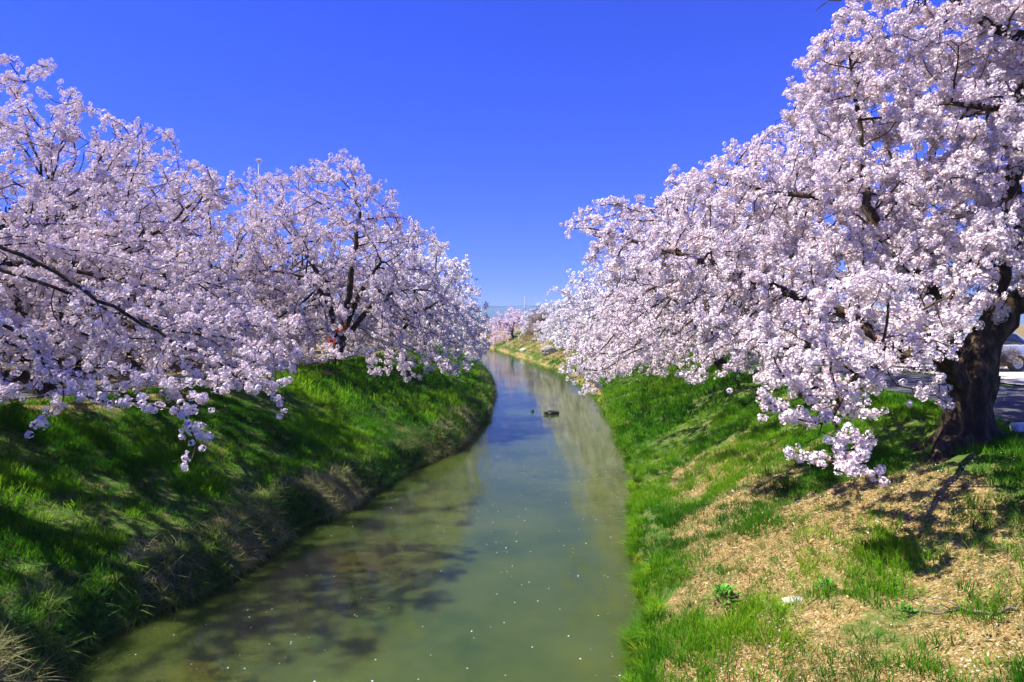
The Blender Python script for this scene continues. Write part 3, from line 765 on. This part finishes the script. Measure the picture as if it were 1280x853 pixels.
# near tree whose trunk is outside the frame on the left; its boughs hang over the bank
q = px
ex = [(q(15, 490, 8.4), (.35, .4, .2)), (q(70, 488, 8.6), (.5, .4, .16)), (q(150, 490, 8.8), (.6, .4, .15)), (q(255, 478, 9.2), (.6, .5, .16)), (q(330, 470, 9.6), (.5, .4, .2)), (q(232, 520, 8.3), (.35, .3, .14)), (q(265, 552, 7.9), (.16, .2, .08)), (q(225, 572, 7.7), (.12, .2, .08)), (q(60, 420, 9.5), (1.5, 1.1, .5)), (q(190, 400, 10.3), (1.5, 1.3, .55)), (q(310, 410, 11), (1.1, 1.1, .5)), (q(100, 465, 9), (1.1, .7, .28)), (q(350, 450, 10.5), (.55, .6, .35)),
      (q(230, 500, 8.7), (.5, .45, .2)), (q(345, 480, 10), (.35, .3, .22)), (q(238, 553, 7.8), (.26, .25, .13)), (q(48, 532, 7.8), (.1, .15, .07)), (q(30, 480, 8.6), (.5, .5, .2)), (q(290, 460, 9.6), (.8, .6, .3)), (q(180, 470, 9.2), (.8, .6, .25)), (q(320, 495, 9.6), (.3, .3, .2)), (q(20, 330, 10.5), (1.6, 1.4, .8)), (q(160, 330, 11), (1.6, 1.4, .7)), (q(120, 500, 8.7), (.6, .4, .15))]
sprays = [(q(48, 515, 8.0), (.22, .25, .16)), (q(46, 538, 7.8), (.10, .15, .07)), (q(130, 508, 8.5), (.25, .25, .10)), (q(240, 505, 8.4), (.35, .3, .14)), (q(255, 545, 8.0), (.26, .25, .10)), (q(222, 560, 7.8), (.14, .2, .10)), (q(228, 578, 7.7), (.08, .12, .05)), (q(340, 500, 9.4), (.24, .3, .15)), (q(355, 515, 9.2), (.10, .15, .08)), (q(290, 485, 9.0), (.4, .3, .12))]
def keep_near_left(u, v, a):
    inex = np.zeros(len(u), bool)
    for c, r in ex + sprays: inex |= (((a - np.array(c)) / (np.array(r) * 1.05)) ** 2).sum(1) < 1 
    return inex | (u < -40) | ((v < 455) & (a[:, 1] > 7.5)) & (v > 150)
generic_tree(-10.6, 9.2, 6.6, 4.2, +1, "near cherry tree whose low boughs hang over the lower left bank, trunk out of view", GL, 700, 'near', 300, .26, lean=.5, extra=(ex, 60, sprays, 170), droop=1.2, keep=keep_near_left)

# far pink tree and bare tree beyond the bend
generic_tree(.2, 108, 4.9, 3.6, -1, "pale pink cherry tree far off beyond the bend of the river", "far trees beyond the bend", 420, 'far', 401, .18, dens_ng=dict(ng='far_pink', nvar=3, size=1.4, jit=.22), droop=2.2)
generic_tree(5.4, 90, 4.2, 3.0, -1, "bare brown tree without blossom on the far right bank", "far trees beyond the bend", 380, 'far', 402, .18, dens_ng=dict(ng='twig', nvar=3, size=1.2, jit=.2), name="bare_tree", droop=1.6)
generic_tree(5.0, 99, 4.8, 4.2, -1, "pale cherry tree behind the bare brown tree far off", "far trees beyond the bend", 420, 'far', 403, .18, droop=1.6)
generic_tree(-6.5, 128, 5.2, 4.4, -1, "hazy pink cherry tree at the very end of the river view", "far trees beyond the bend", 350, 'far', 404, .18, dens_ng=dict(ng='far_pink', nvar=3, size=1.4, jit=.22))
# dark evergreens behind the left bank
for k, (x, y, h, r) in enumerate([(-18.5, 15, 6.3, 3.4), (-18.5, 20, 6.8, 3.4), (-17.5, 25.5, 6.0, 3.2), (-17.5, 31, 6.0, 3.2), (-16, 38, 5.5, 3.2), (-18.5, 10, 5.6, 3.2)]):
    generic_tree(x, y, h, r, +1, ["dark evergreen bush at the left edge behind the tall cherry tree", "tallest dark evergreen behind the left cherry trees", "dark evergreen behind the set-back cherry tree", "dark evergreen behind the forked cherry tree", "farthest dark evergreen behind the left row", "nearest dark evergreen left of the photo's edge"][k],
                 "dark evergreens behind the left bank", 620, 'far', 500 + k, .16, dens_ng=dict(ng='evergreen', nvar=3, size=1.5, jit=.2), name="evergreen_tree", fork=.6, shell=.3, droop=.5)

# ------------------------------------------------------------------ grass, litter, petals
def pts_in(x0, x1, y0, y1, dens):
    n = int((x1 - x0) * (y1 - y0) * dens); return RNG.uniform(x0, x1, n), RNG.uniform(y0, y1, n)
def grass_field(name, label, zones, ng, nvar, size, side):
    PX, PY = [], []
    for z in zones:
        a, b = pts_in(*z); PX.append(a); PY.append(b)
    x = np.concatenate(PX); y = np.concatenate(PY)
    le, re = Ledge(y), Redge(y)
    d = (le - x) if side < 0 else (x - re)
    lit = litter_at(x, y) + (fbm(x * 1.5, y * 1.5, 61, 3) - .5) * 2.2
    keep = (d > .05) & (d < (6.0 if side < 0 else 7.5 + 0 * y)) & (RNG.uniform(0, 1, len(x)) > smooth(.2, .75, lit) * .88)
    if side > 0: keep &= (x < np.interp(y, ROAD[:, 0], ROAD[:, 1]) - .02)
    bare = fbm(x * .9, y * .9, 77, 3)
    keep &= RNG.uniform(0, 1, len(x)) > smooth(.54, .66, bare) * .85
    x, y, d = x[keep], y[keep], d[keep]
    z = ground(x, y)
    k = len(x)
    # lean downhill a little
    rot = np.stack([RNG.normal(0, .18, k), RNG.normal(0, .18, k) + (.28 if side < 0 else -.25), RNG.uniform(0, 6.28, k)], 1)
    patch = fbm(x * .7, y * .7, 81, 3)
    tint = np.clip(.45 + (patch - .5) * 2.2 + RNG.normal(0, .2, k), 0, 1)
    s = size * RNG.uniform(.6, 1.35, k) * (.75 + .6 * patch)
    o = scatter(name, np.stack([x, y, z], 1), rot, s, RNG.integers(0, nvar, k), tint, ng)
    tag(o, label, "grass", kind="stuff"); return k
cnt = 0
cnt += grass_field("bank_grass", "short green grass covering the near part of the left bank", [(-12, -2, 3.5, 13, 190), (-13, -1, 13, 20, 120)], NG['grass'], 5, 1.1, -1)
cnt += grass_field("bank_grass", "green grass covering the far part of the left bank", [(-13, 0, 20, 34, 50), (-12, 0, 34, 60, 22)], NG['grass_far'], 4, 1.2, -1)
cnt += grass_field("bank_grass", "patchy green grass on the near part of the right bank", [(0.5, 9.2, 2.2, 13, 200), (2, 10, 13, 20, 120)], NG['grass'], 5, 1.0, +1)
cnt += grass_field("bank_grass", "green grass covering the far part of the right bank", [(3, 12, 20, 34, 50), (2, 13, 34, 64, 22), (-6, 13, 64, 120, 9)], NG['grass_far'], 4, 1.25, +1)

def edge_grass():
    # long straw coloured grass overhanging the left water edge
    y = np.concatenate([RNG.uniform(5.0, 16, 3800), RNG.uniform(16, 30, 2500), RNG.uniform(30, 52, 1300)])
    dd = np.abs(RNG.normal(0, .34, len(y)))
    x = Ledge(y) - dd + .10
    k = len(y); z = np.maximum(ground(x, y), .16)
    n = fbm(x * .9, y * .9, 91, 3)
    keep = RNG.uniform(0, 1, k) < smooth(.32, .5, n) * (1 - .5 * smooth(.5, 1.3, dd)) + .32
    x, y, z, n = x[keep], y[keep], z[keep], n[keep]; k = len(x)
    rot = np.stack([RNG.normal(0, .25, k), .75 + RNG.normal(0, .3, k), RNG.normal(0, .8, k)], 1)
    tint = np.clip((n - .5) * 2.6 + RNG.normal(0, .3, k) + .60, 0, 1)
    o = scatter("overhanging_grass", np.stack([x, y, z], 1), rot, RNG.uniform(.5, 1.05, k) * np.where(y > 20, 1.15, 1), RNG.integers(0, 5, k), tint, NG['long'])
    tag(o, "long straw and green grass drooping over the left water edge", "grass", kind="stuff")
edge_grass()
def right_edge():
    y = np.concatenate([RNG.uniform(6.8, 14, 90), RNG.uniform(14, 30, 110), RNG.uniform(30, 60, 80)])
    x = Redge(y) + np.abs(RNG.normal(0, .14, len(y))) - .05
    k = len(y); z = np.maximum(ground(x, y), .02)
    rot = np.stack([RNG.normal(0, .15, k), -.2 + RNG.normal(0, .15, k), RNG.uniform(0, 6.28, k)], 1)
    o = scatter("edge_tussocks", np.stack([x, y, z], 1), rot, RNG.uniform(.6, 1.3, k), RNG.integers(0, 3, k), np.clip(RNG.normal(.5, .25, k), 0, 1), NG['tussock'])
    tag(o, "small green grass tussocks along the right water edge", "grass", kind="stuff")
right_edge()
def litter_field():
    x, y = pts_in(1.2, 9, 2.2, 18, 1300)
    l = litter_at(x, y); k_ = (x - Redge(y) > .25) & (RNG.uniform(0, 1, len(x)) < smooth(.2, .8, l) * (1 - .75 * smooth(11, 20, y)))
    x, y = x[k_], y[k_]; k = len(x)
    rot = np.stack([RNG.normal(0, .5, k), RNG.normal(-.4, .5, k), RNG.uniform(0, 6.28, k)], 1)
    o = scatter("leaf_litter", np.stack([x, y, ground(x, y) + .008], 1), rot, np.clip(RNG.lognormal(-.95, .5, k), .15, 1.2), RNG.integers(0, 3, k), RNG.uniform(0, 1, k) ** 1.25, NG['litter'])
    tag(o, "brown and straw coloured fallen leaves on the right slope", "leaf litter", kind="stuff")
    x, y = pts_in(1.2, 9, 2.2, 24, 110)
    cl = fbm(x * 1.1, y * 1.1, 99, 3)
    k_ = (x - Redge(y) > .15) & (RNG.uniform(0, 1, len(x)) < smooth(.42, .75, cl) * .8)
    x, y = x[k_], y[k_]; k = len(x)
    rot = np.stack([RNG.normal(0, .4, k), RNG.normal(-.4, .4, k), RNG.uniform(0, 6.28, k)], 1)
    o = scatter("petals_on_bank", np.stack([x, y, ground(x, y) + .02], 1), rot, RNG.uniform(.6, 1.3, k), np.zeros(k), RNG.uniform(0, 1, k), NG['petal'])
    tag(o, "white petals scattered over the right bank", "petals", kind="stuff")
    y = RNG.uniform(6.8, 24, 420); t = RNG.uniform(.03, .97, 420); x = Ledge(y) * (1 - t) + Redge(y) * t
    k = len(x)
    o = scatter("floating_petals", np.stack([x, y, np.full(k, .004)], 1), np.stack([0 * x, 0 * x, RNG.uniform(0, 6.28, k)], 1), RNG.uniform(.5, 1.5, k) , np.zeros(k), RNG.uniform(0, 1, k), NG['petal'])
    tag(o, "tiny white petals floating on the river", "petals", kind="stuff")
litter_field()

def straw_field():
    x, y = pts_in(1.2, 9, 2.2, 20, 60)
    l = litter_at(x, y); k_ = (x - Redge(y) > .1) & (RNG.uniform(0, 1, len(x)) < smooth(.05, .5, l))
    x, y = x[k_], y[k_]; k = len(x)
    rot = np.stack([RNG.normal(0, .5, k), RNG.normal(-.3, .4, k), RNG.uniform(0, 6.28, k)], 1)
    o = scatter("dry_grass_stubble", np.stack([x, y, ground(x, y)], 1), rot, RNG.uniform(.18, .5, k), RNG.integers(0, 5, k), np.clip(RNG.normal(.72, .25, k), 0, 1), NG['long'])
    tag(o, "thin dry straw coloured grass among the leaf litter on the right slope", "grass", kind="stuff")
straw_field()

# ------------------------------------------------------------------ road, paving, path
def strip(name, ys, x0, x1, z, m, label, nx=6):
    X = x0[:, None] + (x1 - x0)[:, None] * np.linspace(0, 1, nx)[None, :]; Y = np.repeat(ys[:, None], nx, 1)
    idx = np.arange(X.size).reshape(X.shape); f = np.stack([idx[:-1, :-1], idx[:-1, 1:], idx[1:, 1:], idx[1:, :-1]], -1).reshape(-1, 4)
    tag(link(name, np_mesh(name, np.stack([X, Y, 0 * X + z], -1).reshape(-1, 3), f, m, True)), label=label, kind="structure")
ys_ = np.arange(-12, 100, 1.0)
strip("road", ys_, np.interp(ys_, ROAD[:, 0], ROAD[:, 1]), np.interp(ys_, ROAD[:, 0], ROAD[:, 2]), CREST + .03, M['asphalt'], "grey asphalt road behind the right cherry trees")
ys_ = np.arange(6, 48, 1.0)
strip("paved_yard", ys_, np.interp(ys_, ROAD[:, 0], ROAD[:, 2]) + .5, 0 * ys_ + 46, CREST + .035, M['lot'], "pale sunlit paved yard beyond the road")
ys_ = np.arange(2, 70, 1.0)
lx = np.interp(ys_, LP[:, 0], LP[:, 1])
strip("path", ys_, lx - 9.0, lx - 7.2, CREST + .03, M['asphalt'], "grey path behind the left cherry trees")

# ------------------------------------------------------------------ far hills
def hills():
    x = np.linspace(-5200, 5200, 160); rows = [(3300, 0), (3600, .35), (3900, .75), (4200, 1), (4600, .8), (5200, .1)]
    hgt = 62 + 85 * fbm(x * .0011 + 3, 0 * x, 7, 4) + 38 * smooth(0, 900, x)
    V = np.concatenate([np.stack([x, np.full_like(x, y) + 120 * (fbm(x * .003, 0 * x + k, 8) - .5), hgt * t * (1 + .12 * (fbm(x * .006, 0 * x + 3 * k, 9) - .5)) - (5 if t == 0 else 0)], 1) for k, (y, t) in enumerate(rows)])
    idx = np.arange(len(V)).reshape(len(rows), len(x)); f = np.stack([idx[:-1, :-1], idx[:-1, 1:], idx[1:, 1:], idx[1:, :-1]], -1).reshape(-1, 4)
    tag(link("hills", np_mesh("hills", V, f, M['forest'], True)), label="low wooded hills on the horizon, faded to blue", kind="structure")
hills()

# ------------------------------------------------------------------ small things
def ray_ground(u, v):
    d = np.array([(u - 640) / F, 1.0, -(v - HOR) / F])
    ts = np.linspace(4, 120, 12000); p = ts[:, None] * d + np.array([0, 0, H])
    g = ground(p[:, 0], p[:, 1]); i = int(np.argmax(p[:, 2] <= np.maximum(g, 0)))
    return np.array([p[i, 0], p[i, 1], max(float(g[i]), 0)])

def stone_mesh(name, size, m, seed, sub=3, rough=.35, flat=1.0):
    import bmesh
    bm = bmesh.new(); bmesh.ops.create_icosphere(bm, subdivisions=sub, radius=1)
    co = np.array([v.co[:] for v in bm.verts])
    n = vnoise(co[:, 0] * 1.3 + 5, co[:, 1] * 1.3, co[:, 2] * 1.3, s=seed) - .5; n2 = vnoise(co[:, 0] * 3.4, co[:, 1] * 3.4, co[:, 2] * 3.4, s=seed + 1) - .5
    co = co * (1 + rough * 1.6 * n + rough * .6 * n2)[:, None]
    rg = np.random.default_rng(seed)
    for k in range(7):     # chop flat facets
        d = rg.normal(0, 1, 3); d /= np.linalg.norm(d); h_ = rg.uniform(.62, .85)
        e = np.maximum(co @ d - h_, 0); co = co - e[:, None] * d * .9
    co = co * np.array(size)
    for v, c in zip(bm.verts, co): v.co = c
    me = bpy.data.meshes.new(name); bm.to_mesh(me); bm.free(); me.materials.append(m); return me

p = ray_ground(690, 518)
tag(link("rock", stone_mesh("rock", (.40, .24, .15), M['dark_rock'], 3), loc=(p[0], p[1], .05)), "larger black wet rock sticking out of the river", "rock", "rocks in the river")
p = ray_ground(665, 515)
tag(link("rock", stone_mesh("rock", (.11, .10, .10), M['dark_rock'], 4), loc=(p[0], p[1], .03)), "smaller black rock tip left of the larger one in the river", "rock", "rocks in the river")
p = ray_ground(992, 753)
tag(link("stone", stone_mesh("stone", (.13, .09, .05), M['pale_stone'], 6, rough=.2), loc=(p[0], p[1], p[2] + .02)), "flat pale stone lying in leaf litter on the right slope", "stone")
p = np.array([4.0, 70.0, float(ground(4.0, 70.0))])
tag(link("boulder", stone_mesh("boulder", (.95, .8, .75), M['rock'], 8), loc=(p[0], p[1], p[2] + .3)), "big grey boulder on the far right bank", "boulder")
for u, v, sc, sd_ in ((634, 436, .6, 11), (650, 439, .5, 12)):
    p = np.array([(u - 640) / F * 84, 84.0, 0]); p = np.array([p[0] + 2.2, 84 + (sd_ - 11) * 5, 0.]); p[2] = float(ground(p[0], p[1]))
    tag(link("boulder", stone_mesh("boulder", (sc, sc * .8, sc * .6), M['pale_stone'], sd_), loc=(p[0], p[1], p[2] + .1)), ["pale stone left of the big boulder near the far water", "pale stone at the far bend beyond the big boulder"][sd_ - 11], "boulder", "pale stones on the far right bank")

def tube_path(pts, rad, k=6):
    P_ = np.array(pts, float); par_ = np.arange(len(P_)) - 1
    return tubes(P_, par_, np.array(rad, float), np.ones(len(P_), bool), lambda r: k)
def fallen_branch():
    rg = np.random.default_rng(2)
    us = np.linspace(1150, 1272, 14); pts = []
    for i, u in enumerate(us):
        g = ray_ground(u, 768 + 3 * math.sin(i * .9) + (i - 7) * .1); pts.append(g + [0, 0, .03 + .015 * math.sin(i * 1.7)])
    b0 = pts[0]; pts_ = [q_ - b0 for q_ in pts]
    root = empty("fallen_branch", tuple(b0)); tag(root, "thin bare fallen branch lying across the lower right slope", "branch")
    t = tube_path(pts_, np.linspace(.007, .017, 14)); link("stem", np_mesh("stem", t[0], t[1], M['wood'], True), root)
    for i, dx, dy in ((4, -.25, -.12), (6, -.3, .14), (3, -.18, .12)):
        a = pts_[i]; e = a + np.array([dx, dy, .06]); m_ = (a + e) / 2 + [0, 0, .04]
        t = tube_path([a, m_, e], [.007, .005, .003], 5); link("side_twig", np_mesh("side_twig", t[0], t[1], M['wood'], True), root)
fallen_branch()

def weed_mesh(seed, R, n):
    rg = np.random.default_rng(seed); V, Fq = [], []
    for k in range(n):
        a = rg.uniform(0, 6.28); el = rg.uniform(.1, 1.35); d = np.array([math.cos(a) * math.cos(el), math.sin(a) * math.cos(el), math.sin(el)])
        u, v, n_ = rot_to(d + rg.normal(0, .3, 3)); c = d * R * rg.uniform(.35, 1); L = R * rg.uniform(.3, .5); w = L * .32; i = len(V)
        V += [c, c + d * L * .5 + u * w, c + d * L + np.array([0, 0, -.2 * L]), c + d * L * .5 - u * w]; Fq.append((i, i + 1, i + 2, i + 3))
    return V, Fq
M['weed_flat'] = simple("weed_leaf_plain", (.085, .27, .02), .6, .2, var=.4, scale=20)
for (u, v, R, lab) in ((905, 752, .20, "round bushy bright green weed on the lower right slope by the water"), (1030, 738, .13, "small light green weed right of the pale stone"), (1132, 770, .10, "small broad leaved weed beside the fallen branch tip")):
    p = ray_ground(u, v); V_, F_ = weed_mesh(int(u), R, 110)
    root = empty("weed_plant", tuple(p)); tag(root, lab, "plant", "green weeds on the right slope")
    link("leaves", np_mesh("leaves", np.array(V_), np.array(F_), M['weed_flat']), root)["kind"] = "stuff"
    t = tube_path([(0, 0, -.02), (.01, 0, R * .5), (.0, .01, R * .8)], [.008, .006, .004], 5); link("stem", np_mesh("stem", t[0], t[1], M['weed_flat'], True), root)

p = ray_ground(797, 846)
tag(link("stone", stone_mesh("stone", (.11, .08, .07), M['rock'], 16, rough=.25), loc=(p[0] + .05, p[1], p[2] + .02)), "grey stone between grass tussocks at the bottom right water edge", "stone")
for k, (u, v, lab) in enumerate(((764, 842, "dark green grass tussock nearest the camera at the right water edge"), (800, 818, "broad grass tussock just above the nearest one at the right water edge"), (797, 722, "low grass tussock at the right water edge left of the bushy weed"), (800, 602, "small round tussock at the right water edge where the bank curves"))):
    p = ray_ground(u, v); x_ = max(p[0], float(Redge(p[1])) - .02)
    rg = np.random.default_rng(40 + k); sz = (.8, 1.0, .8, .9)[k]
    me = blade_tuft(rg, 420, .27 * sz, .17 * sz, 1.0, .005, M['grass'], 4, droop=.5, cbase=(5, 1.3, 3.0), ctip=(1.6, 1.35, 1.2))
    tag(link("grass_tussock", me, loc=(x_, p[1], max(float(ground(x_, p[1])), .03) + .01)), lab, "tussock", "grass tussocks on the right water edge")

def box_mesh(name, sx, sy, sz, m, bev=.01, z0=0):
    import bmesh
    bm = bmesh.new(); bmesh.ops.create_cube(bm, size=1)
    for v in bm.verts: v.co = Vector((v.co.x * sx, v.co.y * sy, (v.co.z + .5) * sz + z0))
    if bev: bmesh.ops.bevel(bm, geom=bm.edges[:], offset=bev, segments=2, affect='EDGES')
    me = bpy.data.meshes.new(name); bm.to_mesh(me); bm.free(); me.materials.append(m); return me
p = px(1290, 541, 10.2)
tag(link("kerb_block", box_mesh("kerb_block", .62, .16, .14, M['concrete'], .02), loc=(p[0], p[1], CREST - .0)), "white concrete block in the grass right of the big trunk", "kerb block")

# ---- parked cars
def loft(sections):
    V, Fq = [], []; k = len(sections[0])
    for s_ in sections: V += s_
    for i in range(len(sections) - 1):
        for j in range(k):
            j2 = (j + 1) % k; Fq.append((i * k + j, i * k + j2, (i + 1) * k + j2, (i + 1) * k + j))
    return np.array(V, float), [np.array(Fq), np.array([list(range(k))[::-1]]), np.array([[(len(sections) - 1) * k + j for j in range(k)]])]
def car(loc, rz, paint, label, group):
    root = empty("parked_car", loc); root.rotation_euler = (0, 0, rz); tag(root, label, "car", group)
    st = [(-2.15, .42, .62, .60), (-2.05, .28, .72, .74), (-1.7, .22, .80, .81), (-1.0, .20, .92, .84), (-.4, .20, .96, .845), (.6, .20, .97, .845), (1.4, .21, .98, .84), (1.95, .26, .97, .80), (2.12, .36, .90, .70), (2.16, .48, .80, .62)]
    secs = []
    for x, zb, zt, w in st:
        pts = [(-.72 * w, zb), (-.97 * w, zb + .1), (-w, (zb + zt) / 2 + .02), (-.97 * w, zt - .10), (-.88 * w, zt - .015), (-.4 * w, zt + .02), (.4 * w, zt + .02), (.88 * w, zt - .015), (.97 * w, zt - .10), (w, (zb + zt) / 2 + .02), (.97 * w, zb + .1), (.72 * w, zb)]
        secs.append([(x, y, z) for y, z in pts])
    V, Fc = loft(secs); link("body", np_mesh("body", V, Fc, paint, True), root)
    cs = []
    for x, zt, wt in [(-1.02, .94, .72), (-.62, 1.18, .68), (-.22, 1.40, .62), (.3, 1.46, .61), (1.0, 1.45, .60), (1.5, 1.34, .60), (1.9, 1.02, .62)]:
        cs.append([(x, -.76, .92), (x, -(wt * .5 + .38), (.92 + zt) / 2), (x, -wt * .98, zt - .03), (x, 0, zt), (x, wt * .98, zt - .03), (x, (wt * .5 + .38), (.92 + zt) / 2), (x, .76, .92)])
    V, Fc = loft(cs); link("glasshouse", np_mesh("glasshouse", V, Fc, M['glass'], True), root)
    rs = [[(x, -w, z - .04), (x, -w * .9, z), (x, 0, z + .025), (x, w * .9, z), (x, w, z - .04), (x, 0, z - .06)] for x, z, w in [(-.30, 1.385, .60), (-.1, 1.45, .635), (.4, 1.485, .63), (1.0, 1.475, .62), (1.35, 1.41, .60)]]
    V, Fc = loft(rs); link("roof", np_mesh("roof", V, Fc, paint, True), root)
    for sgn in (-1, 1):
        for a, bb in (((-.98, .80 * sgn, .95), (-.24, .645 * sgn, 1.41)), ((.45, .80 * sgn, .95), (.42, .65 * sgn, 1.44)), ((1.86, .76 * sgn, .97), (1.36, .63 * sgn, 1.41))):
            t = tube_path([a, ((a[0] + bb[0]) / 2, (a[1] + bb[1]) / 2 + .03 * sgn, (a[2] + bb[2]) / 2), bb], [.035, .03, .03], 6)
            link("pillar", np_mesh("pillar", t[0], t[1], paint, True), root)
        for x0, x1 in ((-.72, .42), (.45, 1.35)):
            d = link("door", box_mesh("door", x1 - x0 - .02, .02, .58, paint, .008, .32), root, ((x0 + x1) / 2, .845 * sgn, 0))
            link("handle", box_mesh("handle", .16, .03, .03, M['chrome'], .006), d, ((x1 - x0) * .3, .02 * sgn, .80))
        link("side_trim", box_mesh("side_trim", 2.3, .03, .07, M['plastic'], .008, .2), root, (.3, .80 * sgn, 0))
        link("headlight", box_mesh("headlight", .22, .34, .15, M['lamp'], .04, .60), root, (-1.98, .56 * sgn, 0))
        link("tail_light", box_mesh("tail_light", .12, .26, .22, M['tail_lamp'], .03, .66), root, (2.08, .56 * sgn, 0))
        for x in (-1.35, 1.35):
            wr = empty("wheel", (x, .76 * sgn, .30), root)
            a = np.linspace(0, 2 * math.pi, 25)[:-1]
            prof = [(.19, -.08), (.27, -.10), (.30, -.07), (.30, .07), (.27, .10), (.19, .08)]
            V_ = np.concatenate([np.stack([r * np.cos(a), np.full(24, h_), r * np.sin(a)], 1) for r, h_ in prof])
            Fq_ = [(i * 24 + j, i * 24 + (j + 1) % 24, ((i + 1) % 6) * 24 + (j + 1) % 24, ((i + 1) % 6) * 24 + j) for i in range(6) for j in range(24)]
            link("tyre", np_mesh("tyre", V_, np.array(Fq_), M['rubber'], True), wr)
            V_ = np.concatenate([[(0, .06 * sgn, 0)], np.stack([.19 * np.cos(a), np.full(24, .075 * sgn), .19 * np.sin(a)], 1)])
            link("rim", np_mesh("rim", V_, np.array([(0, 1 + j, 1 + (j + 1) % 24) for j in range(24)]), M['chrome'], False), wr)
    link("bumper", box_mesh("bumper", .14, 1.5, .22, paint, .05, .30), root, (-2.12, 0, 0))
    link("rear_bumper", box_mesh("rear_bumper", .12, 1.45, .24, paint, .05, .34), root, (2.12, 0, 0))
    return root
car((16.35, 23.2, CREST + .035), math.radians(3), M['silver'], "silver blue parked car glimpsed behind the big forked trunk", "cars parked beyond the road")
car((18.6, 38.5, CREST + .035), math.radians(-8), M['blue_paint'], "bright blue parked car glimpsed through the right blossom", "cars parked beyond the road")

# dry shrub beside the paving
generic_tree(14.3, 19.0, 1.1, .75, -1, "small dry golden shrub at the edge of the paving beside the silver car", None, 130, 'mid', 611, .02, dens_ng=dict(ng='twig', nvar=3, size=.35, jit=.06, per=5, thin=.05), name="dry_shrub", fork=.2, lean=.02, droop=.1, step=.12)

# ---- poles and wire
def utility_pole(x, y, h, label):
    z = float(ground(x, y)); root = empty("utility_pole", (x, y, z - .1)); tag(root, label, "pole", "utility poles beyond the bend")
    t = tube_path([(0, 0, 0), (0, 0, h * .5), (0, 0, h)], [.17, .14, .11], 10); link("pole", np_mesh("pole", t[0], t[1], M['pole'], True), root)
    c = link("crossarm", box_mesh("crossarm", 1.5, .09, .09, M['pole'], .01), root, (0, -.15, h - 2.4))
    for k in (-.65, 0, .65): link("insulator", box_mesh("insulator", .09, .09, .18, M['white_metal'], .03, .09), c, (k, 0, 0))
    return z + h - 2.1
z1 = utility_pole(2.9, 140, 7.8, "pale utility pole rising above the far blossom at the bend")
z2 = utility_pole(-32, 140, 7.8, "utility pole hidden behind the left cherry trees")
z3 = utility_pole(36, 143, 7.8, "utility pole behind the right cherry trees")
def wire(a, bb, sag, off):
    n = 24; t = np.linspace(0, 1, n); P_ = np.array(a)[None] * (1 - t)[:, None] + np.array(bb)[None] * t[:, None]; P_[:, 2] -= sag * 4 * t * (1 - t); P_[:, 0] += 0
    return tube_path(P_ + np.array([0, -.15 + off * 0, 0]), np.full(n, .028), 4)
for k, (a, bb, lab) in enumerate((((-32, 140, z2), (2.9, 140, z1), "thin power line left of the pale utility pole"), ((2.9, 140, z1), (36, 143, z3), "thin power line right of the pale utility pole"))):
    t = wire(a, bb, .5, 0); tag(link("power_line", np_mesh("power_line", t[0], t[1], M['wire'])), lab, "wire", "power lines at the bend")

def lamp_post(x, y, h):
    z = float(ground(x, y)); root = empty("lamp_post", (x, y, z - .1)); tag(root, "white topped lamp post rising behind the left cherry trees", "lamp post")
    t = tube_path([(0, 0, 0), (0, 0, h * .5), (0, 0, h)], [.11, .08, .06], 10); link("pole", np_mesh("pole", t[0], t[1], M['white_metal'], True), root)
    link("lamp_head", box_mesh("lamp_head", .34, .26, .14, M['white_metal'], .04, h), root)
    link("side_box", box_mesh("side_box", .12, .12, .26, M['white_metal'], .03, h - .95), root, (-.16, 0, 0))
lamp_post((324 - 640) / F * 36, 36, (405 - 200) / F * 36 + H - CREST)

# ---- orange cloths under the left trees
def cloth(u, v, d, w, h_, ang, label):
    n, m_ = 12, 10; a, bb = np.meshgrid(np.linspace(-.5, .5, n), np.linspace(-.5, .5, m_))
    yy = .05 * np.sin(a * 9 + bb * 2) * (.5 - bb)
    V_ = np.stack([a * w, yy, bb * h_ - .06 * np.cos(a * 3.14) * h_], -1).reshape(-1, 3)
    idx = np.arange(n * m_).reshape(m_, n); f = np.stack([idx[:-1, :-1], idx[:-1, 1:], idx[1:, 1:], idx[1:, :-1]], -1).reshape(-1, 4)
    o = link("cloth", np_mesh("cloth", V_, f, M['orange_cloth'], True), loc=tuple(px(u, v, d))); o.rotation_euler = (0, ang, 0)
    md = o.modifiers.new("solid", 'SOLIDIFY'); md.thickness = .01
    tag(o, label, "cloth", "orange cloths under the left blossom")
cloth(426, 411, 21.4, .44, .18, -.35, "upper slanting orange red cloth glimpsed in the left blossom")
cloth(414, 429, 21.4, .24, .32, .05, "lower upright orange red cloth glimpsed in a dark gap of the left blossom")

# ------------------------------------------------------------------ air
def haze():
    import bmesh
    bm = bmesh.new(); bmesh.ops.create_cube(bm, size=1)
    for v in bm.verts: v.co = Vector((v.co.x * 19000, v.co.y * 19000, -2.2 if v.co.z < 0 else 215))
    me = bpy.data.meshes.new("haze"); bm.to_mesh(me); bm.free()
    m = mat("haze_air"); b = NB(m); pv = b.n("ShaderNodeVolumePrincipled"); pv.inputs["Color"].default_value = (.50, .70, 1, 1); pv.inputs["Density"].default_value = .00025
    o_ = b.n("ShaderNodeOutputMaterial"); b.l(pv.outputs[0], o_.inputs["Volume"]); me.materials.append(m)
    tag(link("haze", me), kind="stuff")
haze()
